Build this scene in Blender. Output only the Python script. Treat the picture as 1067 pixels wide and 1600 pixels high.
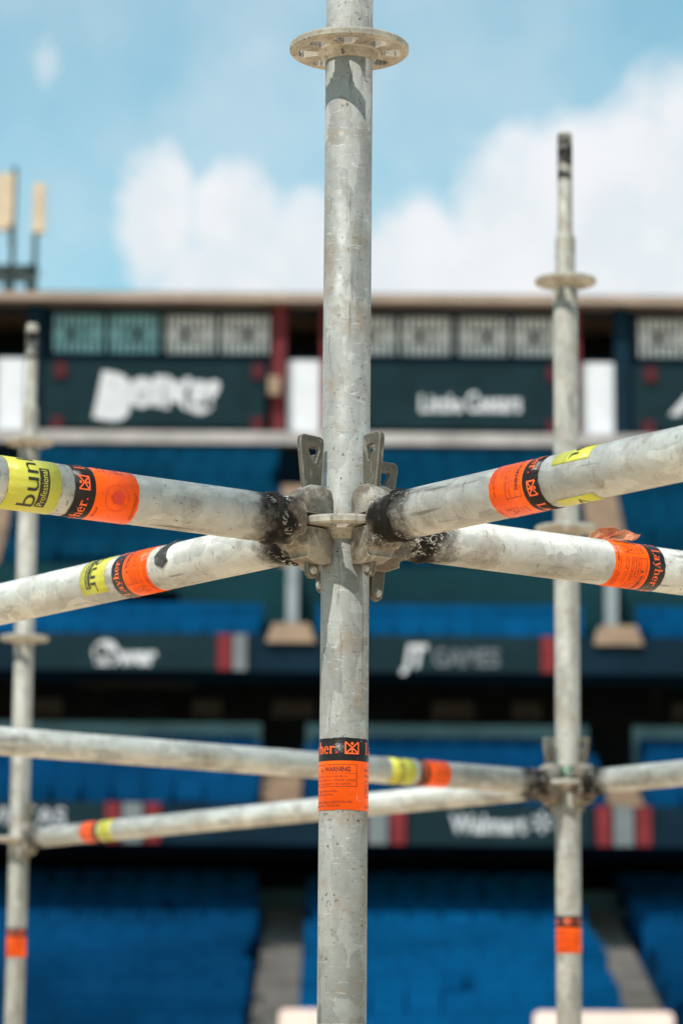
import bpy, bmesh, math, random
from math import sin, cos, pi, radians, sqrt, atan2, tan
from mathutils import Vector, Matrix, noise as mnoise

random.seed(7)
scene = bpy.context.scene
col = scene.collection
for o in list(bpy.data.objects):
    bpy.data.objects.remove(o, do_unlink=True)

# ------------------------------------------------------------------ camera
EYE = 1.6                                   # eye height above the ground
FPX, PITCH, ROLL = 4783.3, 0.1759, 0.0081   # focal length in photo pixels (1600 high)
cam = bpy.data.cameras.new('camera')
cam_o = bpy.data.objects.new('camera', cam)
col.objects.link(cam_o)
cam_o.matrix_world = Matrix.Translation((0, 0, EYE)) @ Matrix.Rotation(pi / 2 + PITCH, 4, 'X') @ Matrix.Rotation(ROLL, 4, 'Z')
cam.sensor_fit = 'VERTICAL'
cam.sensor_height = 36.0
cam.sensor_width = 24.0
cam.lens = FPX / 1600 * 36
cam.clip_start = 0.05
cam.clip_end = 3000
cam.dof.use_dof = True
cam.dof.focus_distance = 3.035
cam.dof.aperture_fstop = 8.2
cam.dof.aperture_blades = 0
scene.camera = cam_o

# ------------------------------------------------------------------ light
SUN_EL, SUN_AZ = radians(57), radians(215)       # azimuth clockwise from +Y: behind the camera, to the left
sun_dir = Vector((sin(SUN_AZ) * cos(SUN_EL), cos(SUN_AZ) * cos(SUN_EL), sin(SUN_EL)))
sl = bpy.data.lights.new('sun', 'SUN')
sl.energy = 3.2
sl.angle = radians(0.6)
sl.color = (1.0, 0.955, 0.88)
sun_o = bpy.data.objects.new('sun', sl)
sun_o.rotation_euler = sun_dir.to_track_quat('Z', 'Y').to_euler()
sun_o.location = sun_dir * 60
col.objects.link(sun_o)
scene.view_settings.view_transform = 'Standard'
scene.view_settings.look = 'None'
scene.view_settings.gamma = 1
scene.view_settings.use_curve_mapping = False
scene.view_settings.exposure = 0.5


class NT:
    """small helper to write node trees"""
    def __init__(self, tree):
        self.t = tree
        self.n = tree.nodes
        self.l = tree.links

    def node(self, kind, props=None, **ins):
        nd = self.n.new(kind)
        for k, v in (props or {}).items():
            setattr(nd, k, v)
        for k, v in ins.items():
            self.set(nd, k, v)
        return nd

    def set(self, nd, key, v):
        if isinstance(key, str):
            key2 = int(key[1:]) if key[0] == '_' and key[1:].isdigit() else key.replace('_', ' ')
        else:
            key2 = key
        s = nd.inputs[key2]
        if isinstance(v, bpy.types.NodeSocket):
            self.l.new(v, s)
        else:
            s.default_value = v

    def math(self, op, a, b=None, c=None, clamp=False):
        nd = self.n.new('ShaderNodeMath')
        nd.operation = op
        nd.use_clamp = clamp
        for i, v in enumerate((a, b, c)):
            if v is not None:
                self.set(nd, '_%d' % i, v)
        return nd.outputs[0]

    def ramp(self, v, a, b, lo=0.0, hi=1.0):
        nd = self.n.new('ShaderNodeMapRange')
        nd.interpolation_type = 'SMOOTHSTEP'
        for i, x in enumerate((v, a, b, lo, hi)):
            self.set(nd, '_%d' % i, x)
        return nd.outputs[0]

    def mix(self, f, a, b, mode='MIX'):
        nd = self.n.new('ShaderNodeMix')
        nd.data_type = 'RGBA'
        nd.blend_type = mode
        self.set(nd, '_0', f)
        for i, v in ((6, a), (7, b)):
            if not isinstance(v, bpy.types.NodeSocket) and len(v) == 3:
                v = (*v, 1)
            self.set(nd, '_%d' % i, v)
        return nd.outputs[2]


# ------------------------------------------------------------------ sky with broken cloud
world = bpy.data.worlds.new('World')
scene.world = world
world.use_nodes = True
w = NT(world.node_tree)
w.n.clear()
sky = w.node('ShaderNodeTexSky', dict(sky_type='NISHITA', sun_disc=False, sun_elevation=SUN_EL, sun_rotation=SUN_AZ,
                                      altitude=300, air_density=1.0, dust_density=0.6, ozone_density=1.0))
tc = w.node('ShaderNodeTexCoord')
sep = w.node('ShaderNodeSeparateXYZ', Vector=tc.outputs['Generated'])
az = w.math('MULTIPLY', w.math('ARCTAN2', sep.outputs[0], sep.outputs[1]), 180 / pi)
el = w.math('MULTIPLY', w.math('ARCSINE', sep.outputs[2]), 180 / pi)
nz1 = w.node('ShaderNodeTexNoise', Vector=tc.outputs['Generated'], Scale=26.0, Detail=6.0, Roughness=0.55)
nz2 = w.node('ShaderNodeTexNoise', Vector=tc.outputs['Generated'], Scale=95.0, Detail=5.0, Roughness=0.6)
wob = w.math('ADD', w.math('MULTIPLY', w.math('SUBTRACT', nz1.outputs[0], 0.5), 1.7),
             w.math('MULTIPLY', w.math('SUBTRACT', nz2.outputs[0], 0.5), 0.75))


def sky_dir(px, py):
    x, y = (px - 533.5) / FPX, (800 - py) / FPX
    x, y = x * cos(ROLL) - y * sin(ROLL), x * sin(ROLL) + y * cos(ROLL)
    d = Vector((x, cos(PITCH) - y * sin(PITCH), sin(PITCH) + y * cos(PITCH))).normalized()
    return math.degrees(atan2(d.x, d.y)), math.degrees(math.asin(d.z))


# cumulus banks seen over the stand: centre and half-axes in degrees
banks = [((245, 340), 0.95, 1.65), ((370, 350), 1.15, 1.35), ((480, 420), 1.7, 1.6), ((640, 420), 1.7, 1.5),
         ((900, 340), 2.0, 2.0), ((1060, 270), 2.1, 2.1), ((780, 370), 1.15, 1.9), ((1250, 300), 3.2, 2.6),
         ((330, 470), 1.7, 1.7), ((620, 520), 4.5, 2.2), ((1000, 470), 3.5, 2.4), ((-300, 420), 2.6, 1.5)]
cov = None
for (c, rx, ry) in banks:
    a0, e0 = sky_dir(*c)
    dx = w.math('DIVIDE', w.math('SUBTRACT', az, a0), rx)
    dy = w.math('DIVIDE', w.math('SUBTRACT', el, e0), ry)
    r = w.math('SQRT', w.math('ADD', w.math('MULTIPLY', dx, dx), w.math('MULTIPLY', dy, dy)))
    v = w.math('SUBTRACT', 1.0, r)
    cov = v if cov is None else w.math('SMOOTH_MAX', cov, v, 0.2)
bank = w.ramp(w.math('ADD', cov, w.math('MULTIPLY', wob, 0.62)), -0.25, 0.50)
# thin veil everywhere and broken cumulus over the rest of the sky
big = w.node('ShaderNodeTexNoise', Vector=tc.outputs['Generated'], Scale=5.5, Detail=7.0, Roughness=0.55)
away = w.ramp(w.math('SQRT', w.math('ADD', w.math('POWER', az, 2.0), w.math('POWER', w.math('SUBTRACT', el, 15.0), 2.0))), 9.0, 16.0)
rest = w.math('MULTIPLY', w.ramp(big.outputs[0], 0.5, 0.64), away)
veil = w.node('ShaderNodeTexNoise', Vector=tc.outputs['Generated'], Scale=11.0, Detail=4.0, Roughness=0.5)
veil_m = w.ramp(veil.outputs[0], 0.30, 0.74, 0.06, 0.5)
# a torn wisp high on the left
a0, e0 = sky_dir(70, 95)
wr = w.math('SQRT', w.math('ADD', w.math('POWER', w.math('DIVIDE', w.math('SUBTRACT', az, a0), 0.55), 2.0), w.math('POWER', w.math('DIVIDE', w.math('SUBTRACT', el, e0), 0.95), 2.0)))
wisp = w.ramp(w.math('ADD', w.math('SUBTRACT', 1.0, wr), w.math('MULTIPLY', wob, 1.1)), -0.1, 1.0, 0.0, 0.7)
veil_m = w.math('MAXIMUM', veil_m, wisp)
mask = w.math('MAXIMUM', w.math('MAXIMUM', bank, rest), veil_m)
tint = w.mix(1.0, sky.outputs[0], (0.66, 1.02, 0.84), 'MULTIPLY')
bg_sky = w.node('ShaderNodeBackground', Color=tint, Strength=0.138)
shade = w.ramp(nz1.outputs[0], 0.34, 0.66)
ccol = w.mix(shade, (0.755, 0.825, 0.865), (0.88, 0.90, 0.93))
bg_cl = w.node('ShaderNodeBackground', Color=ccol, Strength=0.72)
mx = w.node('ShaderNodeMixShader', _0=mask, _1=bg_sky.outputs[0], _2=bg_cl.outputs[0])
wo = w.node('ShaderNodeOutputWorld', Surface=mx.outputs[0])


# ------------------------------------------------------------------ materials
def new_mat(name):
    m = bpy.data.materials.new(name)
    m.use_nodes = True
    t = NT(m.node_tree)
    b = t.n['Principled BSDF']
    return m, t, b


def plain(name, c, rough=0.6, metal=0.0, var=0.12, scale=3.0, dirt=None, spec=0.5):
    """one real-world colour with a little uneven wear"""
    m, t, b = new_mat(name)
    tc = t.node('ShaderNodeTexCoord')
    n = t.node('ShaderNodeTexNoise', Vector=tc.outputs['Object'], Scale=scale, Detail=5.0, Roughness=0.6)
    f = t.ramp(n.outputs[0], 0.3, 0.7, 1 - var, 1 + var)
    cc = t.mix(1.0, c, t.node('ShaderNodeCombineColor', Red=f, Green=f, Blue=f).outputs[0], 'MULTIPLY')
    if dirt:
        n2 = t.node('ShaderNodeTexNoise', Vector=tc.outputs['Object'], Scale=scale * 3.1, Detail=6.0, Roughness=0.7)
        cc = t.mix(t.ramp(n2.outputs[0], 0.55, 0.72, 0.0, 0.6), cc, dirt)
    t.set(b, 'Base Color', cc)
    b.inputs['Roughness'].default_value = rough
    b.inputs['Metallic'].default_value = metal
    b.inputs['Specular IOR Level'].default_value = spec
    return m


def zinc(name, kind='tube', gain=1.0, grime=0.6, metal=None, r0=0.54, r1=0.8, pits=0.0):
    """weathered hot-dip galvanised steel; object space, a different patch for every object"""
    m, t, b = new_mat(name)
    tc = t.node('ShaderNodeTexCoord')
    rnd = t.node('ShaderNodeObjectInfo').outputs['Random']
    W = t.math('MULTIPLY', rnd, 37.0)
    P = tc.outputs['Object']
    st = t.node('ShaderNodeMapping', Vector=P)
    st.inputs['Scale'].default_value = (1, 1, 0.4)
    warp = t.node('ShaderNodeTexNoise', dict(noise_dimensions='4D'), Vector=P, W=W, Scale=45.0, Detail=3.0)
    wp = t.node('ShaderNodeVectorMath', dict(operation='MULTIPLY_ADD'))
    t.l.new(warp.outputs['Color'], wp.inputs[0])
    wp.inputs[1].default_value = (0.022, 0.022, 0.022)
    t.l.new(st.outputs[0], wp.inputs[2])
    sp = t.node('ShaderNodeTexVoronoi', dict(voronoi_dimensions='4D', feature='F1'), Vector=wp.outputs[0], W=W, Scale=52.0)
    spv = t.node('ShaderNodeSeparateColor', Color=sp.outputs['Color']).outputs[0]
    big = t.node('ShaderNodeTexNoise', dict(noise_dimensions='4D'), Vector=st.outputs[0], W=W, Scale=16.0, Detail=4.0, Roughness=0.6)
    mid = t.node('ShaderNodeTexNoise', dict(noise_dimensions='4D'), Vector=P, W=W, Scale=70.0, Detail=6.0, Roughness=0.65)
    fine = t.node('ShaderNodeTexNoise', dict(noise_dimensions='4D'), Vector=P, W=W, Scale=330.0, Detail=3.0, Roughness=0.6)
    f = t.math('ADD', t.ramp(big.outputs[0], 0.3, 0.7, 0.80, 1.10), t.math('MULTIPLY', t.math('SUBTRACT', spv, 0.5), 0.36))
    f = t.math('ADD', f, t.math('MULTIPLY', t.math('SUBTRACT', mid.outputs[0], 0.5), 0.5))
    base = {'tube': (0.40, 0.407, 0.388), 'cast': (0.29, 0.272, 0.235), 'wedge': (0.115, 0.105, 0.085), 'far': (0.33, 0.318, 0.28)}[kind]
    base = tuple(x * gain for x in base)
    c = t.mix(1.0, base, t.node('ShaderNodeCombineColor', Red=f, Green=f, Blue=f).outputs[0], 'MULTIPLY')
    # tan grime
    gr = t.node('ShaderNodeTexNoise', dict(noise_dimensions='4D'), Vector=P, W=t.math('ADD', W, 5.0), Scale=24.0, Detail=7.0, Roughness=0.68)
    lo, hi, amt = {'tube': (0.49 - (grime - .6) * .16, 0.66, grime), 'cast': (0.43, 0.58, 0.85 if grime == .6 else grime), 'wedge': (0.52, 0.66, 0.6), 'far': (0.5, 0.66, 0.6)}[kind]
    c = t.mix(t.ramp(gr.outputs[0], lo, hi, 0.0, amt), c, (0.235, 0.185, 0.135) if kind in ('tube', 'far') else (0.115, 0.084, 0.058))
    # pale rubbed zinc
    pl = t.node('ShaderNodeTexNoise', dict(noise_dimensions='4D'), Vector=wp.outputs[0], W=t.math('ADD', W, 11.0), Scale=30.0, Detail=2.0)
    c = t.mix(t.ramp(pl.outputs[0], 0.60, 0.66, 0.0, 0.3), c, (0.55, 0.565, 0.56))
    # dark pits, scratches and drips
    pit = t.node('ShaderNodeTexNoise', dict(noise_dimensions='4D'), Vector=P, W=t.math('ADD', W, 21.0), Scale=230.0, Detail=3.0, Roughness=0.6)
    pm = t.math('MULTIPLY', t.ramp(pit.outputs[0], 0.615 + pits, 0.66 + pits), t.ramp(big.outputs[0], 0.40, 0.54))
    c = t.mix(t.math('MULTIPLY', pm, 0.85), c, (0.03, 0.028, 0.024))
    dm = t.node('ShaderNodeMapping', Vector=P)
    dm.inputs['Scale'].default_value = (1, 1, 0.09)
    dr = t.node('ShaderNodeTexNoise', dict(noise_dimensions='4D'), Vector=dm.outputs[0], W=W, Scale=120.0, Detail=4.0, Roughness=0.6)
    c = t.mix(t.ramp(dr.outputs[0], 0.58, 0.70, 0.0, 0.7), c, (0.10, 0.09, 0.075))
    sm = t.node('ShaderNodeMapping', Vector=P)
    sm.inputs['Scale'].default_value = (0.35, 0.35, 1.6)
    sc = t.node('ShaderNodeTexNoise', dict(noise_dimensions='4D'), Vector=sm.outputs[0], W=t.math('ADD', W, 2.0), Scale=210.0, Detail=4.0, Roughness=0.65, Distortion=0.8)
    c = t.mix(t.math('MULTIPLY', t.ramp(sc.outputs[0], 0.60, 0.66), t.ramp(gr.outputs[0], 0.40, 0.58, 0.18, 0.75)), c, (0.13, 0.115, 0.095))
    c = t.mix(t.ramp(sc.outputs[0], 0.34, 0.40, 0.35, 0.0), c, (0.56, 0.57, 0.57))
    if kind in ('cast', 'wedge'):
        bv = t.node('ShaderNodeBevel', dict(samples=6), Radius=0.0022)
        gn = t.node('ShaderNodeNewGeometry')
        dt = t.node('ShaderNodeVectorMath', dict(operation='DOT_PRODUCT'))
        t.l.new(bv.outputs[0], dt.inputs[0]); t.l.new(gn.outputs['Normal'], dt.inputs[1])
        ew = t.ramp(t.math('ADD', t.math('SUBTRACT', 1.0, dt.outputs['Value']), t.math('MULTIPLY', t.math('SUBTRACT', mid.outputs[0], 0.5), 0.12)), 0.02, 0.12)
        c = t.mix(t.math('MULTIPLY', ew, 0.75), c, (0.52, 0.5, 0.45))
    rough = t.ramp(mid.outputs[0], 0.3, 0.7, r0, r1)
    if metal is None: metal = 0.3 if kind in ('tube', 'far') else 0.2
    if kind in ('tube',):
        pass
    t.set(b, 'Base Color', c)
    t.set(b, 'Roughness', rough)
    b.inputs['Specular IOR Level'].default_value = 0.3
    b.inputs['Metallic'].default_value = metal if kind != 'wedge' else 0.4
    bm_ = t.node('ShaderNodeBump', Strength=0.35 if kind == 'tube' else 0.6, Distance=0.0012,
                 Height=t.math('ADD', mid.outputs[0], t.math('MULTIPLY', fine.outputs[0], 0.5)))
    t.set(b, 'Normal', bm_.outputs[0])
    m['color_socket'] = 1
    return m, t, b, c, P, W


M = {}
M['zinc'] = zinc('galvanised_steel', 'tube', 0.74, 0.75, 0.28, 0.56, 0.8)[0]
M['zinc_far'] = zinc('weathered_steel', 'far')[0]
M['wedge'] = zinc('dark_steel', 'wedge')[0]


def soot(m, t, b, c, P, W, bands, flecks=True):
    """black paint burnt round the tube where the head is welded on, with scratches through to bright metal"""
    sp = t.node('ShaderNodeSeparateXYZ', Vector=P)
    n = t.node('ShaderNodeTexNoise', dict(noise_dimensions='4D'), Vector=P, W=t.math('ADD', W, 3.0), Scale=38.0, Detail=5.0, Roughness=0.65)
    z = t.math('ADD', sp.outputs[2], t.math('MULTIPLY', t.math('SUBTRACT', n.outputs[0], 0.5), 0.085))
    z = t.math('ADD', z, t.math('MULTIPLY', t.math('SUBTRACT', t.math('FRACT', t.math('MULTIPLY', W, 3.7)), 0.5), 0.008))
    mask = None
    for (a, b1, c1, d) in bands:
        k = t.math('MULTIPLY', t.ramp(z, a, b1), t.ramp(z, c1, d, 1.0, 0.0))
        mask = k if mask is None else t.math('MAXIMUM', mask, k)
    pn = t.node('ShaderNodeTexNoise', dict(noise_dimensions='4D'), Vector=P, W=t.math('ADD', W, 31.0), Scale=95.0, Detail=5.0, Roughness=0.65)
    body = t.math('MULTIPLY', mask, t.ramp(pn.outputs[0], 0.28, 0.46, 0.72, 1.0))
    c2 = t.mix(body, t.mix(t.math('MULTIPLY', mask, 0.5), c, (0.16, 0.11, 0.07)), (0.014, 0.013, 0.012))
    mp = t.node('ShaderNodeMapping', Vector=P)
    mp.inputs['Scale'].default_value = (1.0, 1.0, 0.45)
    mp.inputs['Rotation'].default_value = (0.5, 0.4, 0.2)
    fl = t.node('ShaderNodeTexNoise', dict(noise_dimensions='4D'), Vector=mp.outputs[0], W=t.math('ADD', W, 8.0), Scale=95.0, Detail=3.0, Roughness=0.6, Distortion=2.2)
    ar = t.node('ShaderNodeTexNoise', dict(noise_dimensions='4D'), Vector=P, W=t.math('ADD', W, 14.0), Scale=42.0, Detail=2.0)
    fm = t.math('MULTIPLY', t.math('MULTIPLY', t.ramp(t.math('ABSOLUTE', t.math('SUBTRACT', fl.outputs[0], 0.5)), 0.010, 0.024, 1.0, 0.0), t.math('MULTIPLY', t.ramp(ar.outputs[0], 0.48, 0.56), t.ramp(pn.outputs[0], 0.44, 0.54))), mask)
    c3 = t.mix(fm, c2, (0.62, 0.62, 0.6))
    t.set(b, 'Base Color', c3)
    t.set(b, 'Specular IOR Level', t.math('SUBTRACT', 0.3, t.math('MULTIPLY', mask, 0.24)))
    m0 = b.inputs['Metallic'].default_value
    t.set(b, 'Metallic', t.math('SUBTRACT', m0, t.math('MULTIPLY', mask, m0)))


a = zinc('galvanised_ledger_steel', 'tube', 1.27, 0.5, 0.3, 0.46, 0.7, 0.04)
soot(*a, bands=[(0.03, 0.05, 0.098, 0.136), (1.934, 1.972, 2.02, 2.04)])
M['zinc_ledger'] = a[0]
a = zinc('cast_steel', 'cast')
soot(*a, bands=[(0.054, 0.080, 0.2, 0.3)])
M['cast'] = a[0]
a = zinc('spigot_steel', 'far')
soot(*a, bands=[(3.352, 3.358, 3.405, 3.412), (3.325, 3.33, 3.34, 3.347)])
M['spigot'] = a[0]


def sticker_mat(name, c, wear=0.5, rough=0.33):
    m, t, b = new_mat(name)
    P = t.node('ShaderNodeTexCoord').outputs['Object']
    W = t.math('MULTIPLY', t.node('ShaderNodeObjectInfo').outputs['Random'], 31.0)
    n = t.node('ShaderNodeTexNoise', dict(noise_dimensions='4D'), Vector=P, W=W, Scale=30.0, Detail=4.0)
    cc = t.mix(t.ramp(n.outputs[0], 0.35, 0.7, 0.0, 0.45), c, tuple(x * (0.97 if i == 0 else 0.72) for i, x in enumerate(c)))
    s = t.node('ShaderNodeTexNoise', dict(noise_dimensions='4D'), Vector=P, W=W, Scale=120.0, Detail=4.0, Roughness=0.65, Distortion=0.6)
    cc = t.mix(t.ramp(s.outputs[0], 0.665, 0.685, 0.0, wear), cc, (0.55, 0.5, 0.46))
    d = t.node('ShaderNodeTexNoise', dict(noise_dimensions='4D'), Vector=P, W=t.math('ADD', W, 4.0), Scale=210.0, Detail=3.0)
    cc = t.mix(t.ramp(d.outputs[0], 0.66, 0.72, 0.0, 0.5), cc, (0.12, 0.05, 0.02))
    t.set(b, 'Base Color', cc)
    b.inputs['Roughness'].default_value = rough
    b.inputs['Specular IOR Level'].default_value = 0.22
    bp = t.node('ShaderNodeBump', Strength=0.75, Distance=0.0009, Height=s.outputs[0])
    t.set(b, 'Normal', bp.outputs[0])
    return m


M['orange'] = sticker_mat('fluorescent_orange_vinyl', (1.0, 0.115, 0.0))
M['band'] = sticker_mat('black_vinyl', (0.012, 0.010, 0.009), 0.35)
M['lime'] = sticker_mat('lime_vinyl', (0.52, 0.53, 0.075), 0.4)
M['print_orange'] = plain('orange_print', (1.0, 0.13, 0.02), 0.4)
M['print_red'] = plain('red_print', (0.75, 0.02, 0.02), 0.4)
M['print_dark'] = plain('dark_red_print', (0.12, 0.012, 0.004), 0.45)
M['print_black'] = plain('black_print', (0.02, 0.018, 0.012), 0.45)
M['print_faded'] = plain('faded_red_print', (0.62, 0.028, 0.004), 0.45)
M['tag_green'] = plain('green_plastic', (0.01, 0.12, 0.035), 0.4)
M['tape'] = plain('black_tape', (0.03, 0.028, 0.026), 0.6, var=0.5, scale=90)
M['scrap'] = plain('torn_orange_paper', (0.52, 0.22, 0.12), 0.75, var=0.35, scale=60, dirt=(0.16, 0.06, 0.03))
M['pin'] = plain('bright_rivet', (0.36, 0.34, 0.3), 0.4, 0.5)
M['sand'] = plain('sandy_ground', (0.74, 0.54, 0.36), 0.9, var=0.2, scale=0.6)
M['navy'] = plain('navy_paint', (0.004, 0.018, 0.032), 0.8, var=0.2, scale=0.8, spec=0.1)
M['recess_dark'] = plain('recess_shade_concrete', (0.018, 0.02, 0.021), 0.9, var=0.3, scale=0.7, spec=0.1)  # near-black base puts the deep shade of the recesses into the colour
M['teal'] = plain('teal_paint', (0.0045, 0.033, 0.042), 0.8, var=0.2, scale=0.5, spec=0.1)
M['pale_teal'] = plain('pale_teal_concrete', (0.11, 0.20, 0.23), 0.85, var=0.2, scale=0.8, spec=0.1)
M['blue_step'] = plain('blue_painted_concrete', (0.001, 0.03, 0.08), 0.8, var=0.25, scale=0.6, spec=0.1)
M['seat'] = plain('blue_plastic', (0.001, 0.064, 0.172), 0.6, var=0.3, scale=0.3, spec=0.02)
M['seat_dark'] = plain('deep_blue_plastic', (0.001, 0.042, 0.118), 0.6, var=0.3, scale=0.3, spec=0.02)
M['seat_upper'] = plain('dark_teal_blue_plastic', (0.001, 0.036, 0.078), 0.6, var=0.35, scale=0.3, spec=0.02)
M['tan'] = plain('tan_concrete', (0.30, 0.205, 0.14), 0.85, var=0.2, scale=1.5)
M['grey_step'] = plain('grey_concrete', (0.17, 0.155, 0.14), 0.85, var=0.25, scale=1.5)
M['beige'] = plain('beige_roof_edge', (0.36, 0.27, 0.215), 0.8, var=0.15, scale=0.8)
M['ledge'] = plain('pale_parapet', (0.40, 0.365, 0.355), 0.8, var=0.2, scale=1.2)
M['white'] = plain('white_paint', (0.72, 0.74, 0.79), 0.6, var=0.05)
M['slat'] = plain('white_blind', (0.82, 0.82, 0.82), 0.6, var=0.1)
M['slat_cyan'] = plain('cyan_tinted_blind', (0.28, 0.56, 0.62), 0.6, var=0.15)
M['blind_rail'] = plain('grey_blind_rail', (0.52, 0.51, 0.5), 0.7)
M['blind_rail_cyan'] = plain('teal_blind_rail', (0.15, 0.34, 0.37), 0.7)
M['glass'] = plain('dark_glass', (0.012, 0.016, 0.02), 0.12, var=0.1)
M['maroon'] = plain('maroon_paint', (0.13, 0.022, 0.026), 0.7, var=0.15, spec=0.15)
M['red'] = plain('red_panel', (0.20, 0.026, 0.03), 0.7, var=0.12, spec=0.15)
M['grey_panel'] = plain('grey_panel', (0.18, 0.20, 0.21), 0.7, var=0.12, spec=0.15)
M['banner'] = plain('dark_banner', (0.009, 0.026, 0.033), 0.85, var=0.12, scale=0.9, spec=0.1)
M['letter'] = plain('white_letter', (0.60, 0.60, 0.63), 0.6, var=0.05)
M['letter_pale'] = plain('pale_grey_letter', (0.56, 0.56, 0.6), 0.6, var=0.05)
M['letter_grey'] = plain('grey_letter', (0.14, 0.155, 0.175), 0.6, var=0.05)
M['antenna'] = plain('beige_fibreglass', (0.55, 0.43, 0.30), 0.6, var=0.1)
M['dark_metal'] = plain('dark_green_steel', (0.02, 0.045, 0.045), 0.5, var=0.2)
M['pink_board'] = plain('pale_pink_board', (0.78, 0.62, 0.58), 0.7, var=0.15, scale=0.9)
M['dim_chair'] = plain('grey_chair', (0.09, 0.085, 0.075), 0.8)
M['bracket_red'] = plain('dull_red_bracket', (0.075, 0.018, 0.024), 0.8, spec=0.1)
M['rail'] = plain('grey_rail', (0.25, 0.29, 0.31), 0.6, var=0.15)


# ------------------------------------------------------------------ mesh helpers
def link(name, me, mat=None, parent=None, mw=None):
    o = bpy.data.objects.new(name, me)
    col.objects.link(o)
    if mat is not None and not me.materials:
        for x in (mat if isinstance(mat, (list, tuple)) else [mat]):
            me.materials.append(x)
    if parent is not None:
        o.parent = parent
    if mw is not None:
        o.matrix_local = mw
    return o


def tag(o, label=None, cat=None, group=None, kind=None):
    if label: o['label'] = label
    if cat: o['category'] = cat
    if group: o['group'] = group
    if kind: o['kind'] = kind
    return o


def empty(name, loc=(0, 0, 0), mw=None):
    o = bpy.data.objects.new(name, None)
    o.empty_display_size = 0.1
    col.objects.link(o)
    if mw is not None:
        o.matrix_world = mw
    else:
        o.location = loc
    return o


class MB:
    def __init__(self):
        self.v, self.f, self.mi, self.sm = [], [], [], []

    def face(self, pts, mi=0, smooth=False):
        i = len(self.v)
        self.v += [tuple(p) for p in pts]
        self.f.append(tuple(range(i, i + len(pts))))
        self.mi.append(mi); self.sm.append(smooth)

    def box(self, x0, x1, y0, y1, z0, z1, mi=0, mat=None):
        i = len(self.v)
        p = [Vector((x, y, z)) for z in (z0, z1) for y in (y0, y1) for x in (x0, x1)]
        if mat is not None:
            p = [mat @ q for q in p]
        self.v += [tuple(q) for q in p]
        for q in ((0, 2, 3, 1), (4, 5, 7, 6), (0, 1, 5, 4), (2, 6, 7, 3), (0, 4, 6, 2), (1, 3, 7, 5)):
            self.f.append(tuple(i + k for k in q)); self.mi.append(mi); self.sm.append(False)
        return self

    def lathe(self, prof, n=48, mi=0, cap=False, mat=None, smooth=True):
        """profile of (radius, z) turned round local z"""
        i = len(self.v)
        for (r, z) in prof:
            for k in range(n):
                a = 2 * pi * k / n
                p = Vector((r * cos(a), r * sin(a), z))
                self.v.append(tuple(mat @ p if mat is not None else p))
        for j in range(len(prof) - 1):
            for k in range(n):
                a, b = i + j * n + k, i + j * n + (k + 1) % n
                self.f.append((a, b, b + n, a + n)); self.mi.append(mi); self.sm.append(smooth)
        if cap:
            self.f.append(tuple(i + k for k in reversed(range(n)))); self.mi.append(mi); self.sm.append(False)
            j = i + (len(prof) - 1) * n
            self.f.append(tuple(j + k for k in range(n))); self.mi.append(mi); self.sm.append(False)
        return self

    def mesh(self, name, mats=None):
        me = bpy.data.meshes.new(name)
        me.from_pydata(self.v, [], self.f)
        me.polygons.foreach_set('material_index', self.mi)
        me.polygons.foreach_set('use_smooth', self.sm)
        me.update()
        if mats is not None:
            for x in (mats if isinstance(mats, (list, tuple)) else [mats]):
                me.materials.append(x)
        return me

    def build(self, name, mats, parent=None):
        return link(name, self.mesh(name, mats), None, parent)


def bake(o, name):
    """the object's mesh with its modifiers applied; the object itself is removed"""
    dg = bpy.context.evaluated_depsgraph_get()
    dg.update()
    me = bpy.data.meshes.new_from_object(o.evaluated_get(dg))
    me.name = name
    bpy.data.objects.remove(o, do_unlink=True)
    return me


def prism_mesh(poly, t0, t1, axis_map):
    """closed outline (2-D) extruded from t0 to t1; axis_map turns (a, b, t) into xyz"""
    bm = bmesh.new()
    A = [bm.verts.new(axis_map(a, b, t0)) for a, b in poly]
    B = [bm.verts.new(axis_map(a, b, t1)) for a, b in poly]
    bm.faces.new(list(reversed(A))); bm.faces.new(B)
    n = len(poly)
    for k in range(n):
        bm.faces.new((A[k], A[(k + 1) % n], B[(k + 1) % n], B[k]))
    bmesh.ops.recalc_face_normals(bm, faces=bm.faces)
    me = bpy.data.meshes.new('prism')
    bm.to_mesh(me); bm.free()
    return me


def cut(me, cutters, bevel=0.0, seg=2, name='part', angle=35):
    o = link('tmp', me)
    cs = []
    for c in cutters:
        co = link('tmp_cut', c); cs.append(co)
        md = o.modifiers.new('b', 'BOOLEAN'); md.operation = 'DIFFERENCE'; md.object = co; md.solver = 'EXACT'
    if bevel:
        md = o.modifiers.new('v', 'BEVEL'); md.width = bevel; md.segments = seg; md.limit_method = 'ANGLE'; md.angle_limit = radians(angle)
    r = bake(o, name)
    for co in cs:
        bpy.data.objects.remove(co, do_unlink=True)
    for p in r.polygons:
        p.use_smooth = False
    return r


# ------------------------------------------------------------------ flat print: outlines of letters as 2-D faces (metres)
_font_cache = {}


def text2d(body, size, x=0.0, y=0.0, sx=1.0, bold=0.0, spacing=1.0, shear=0.0):
    key = (body, bold, spacing, shear)
    if key not in _font_cache:
        cu = bpy.data.curves.new('txt', 'FONT')
        cu.body = body; cu.size = 1.0; cu.offset = bold; cu.space_character = spacing; cu.shear = shear
        cu.resolution_u = 3
        o = link('tmp_txt', cu)
        me = bake(o, 'txt')
        vs = [(v.co.x, v.co.y) for v in me.vertices]
        fs = [tuple(p.vertices) for p in me.polygons]
        bpy.data.meshes.remove(me); bpy.data.curves.remove(cu)
        _font_cache[key] = (vs, fs)
    vs, fs = _font_cache[key]
    out = []
    for f in fs:
        out.append([(x + vs[i][0] * size * sx, y + vs[i][1] * size) for i in f])
    return out


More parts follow.
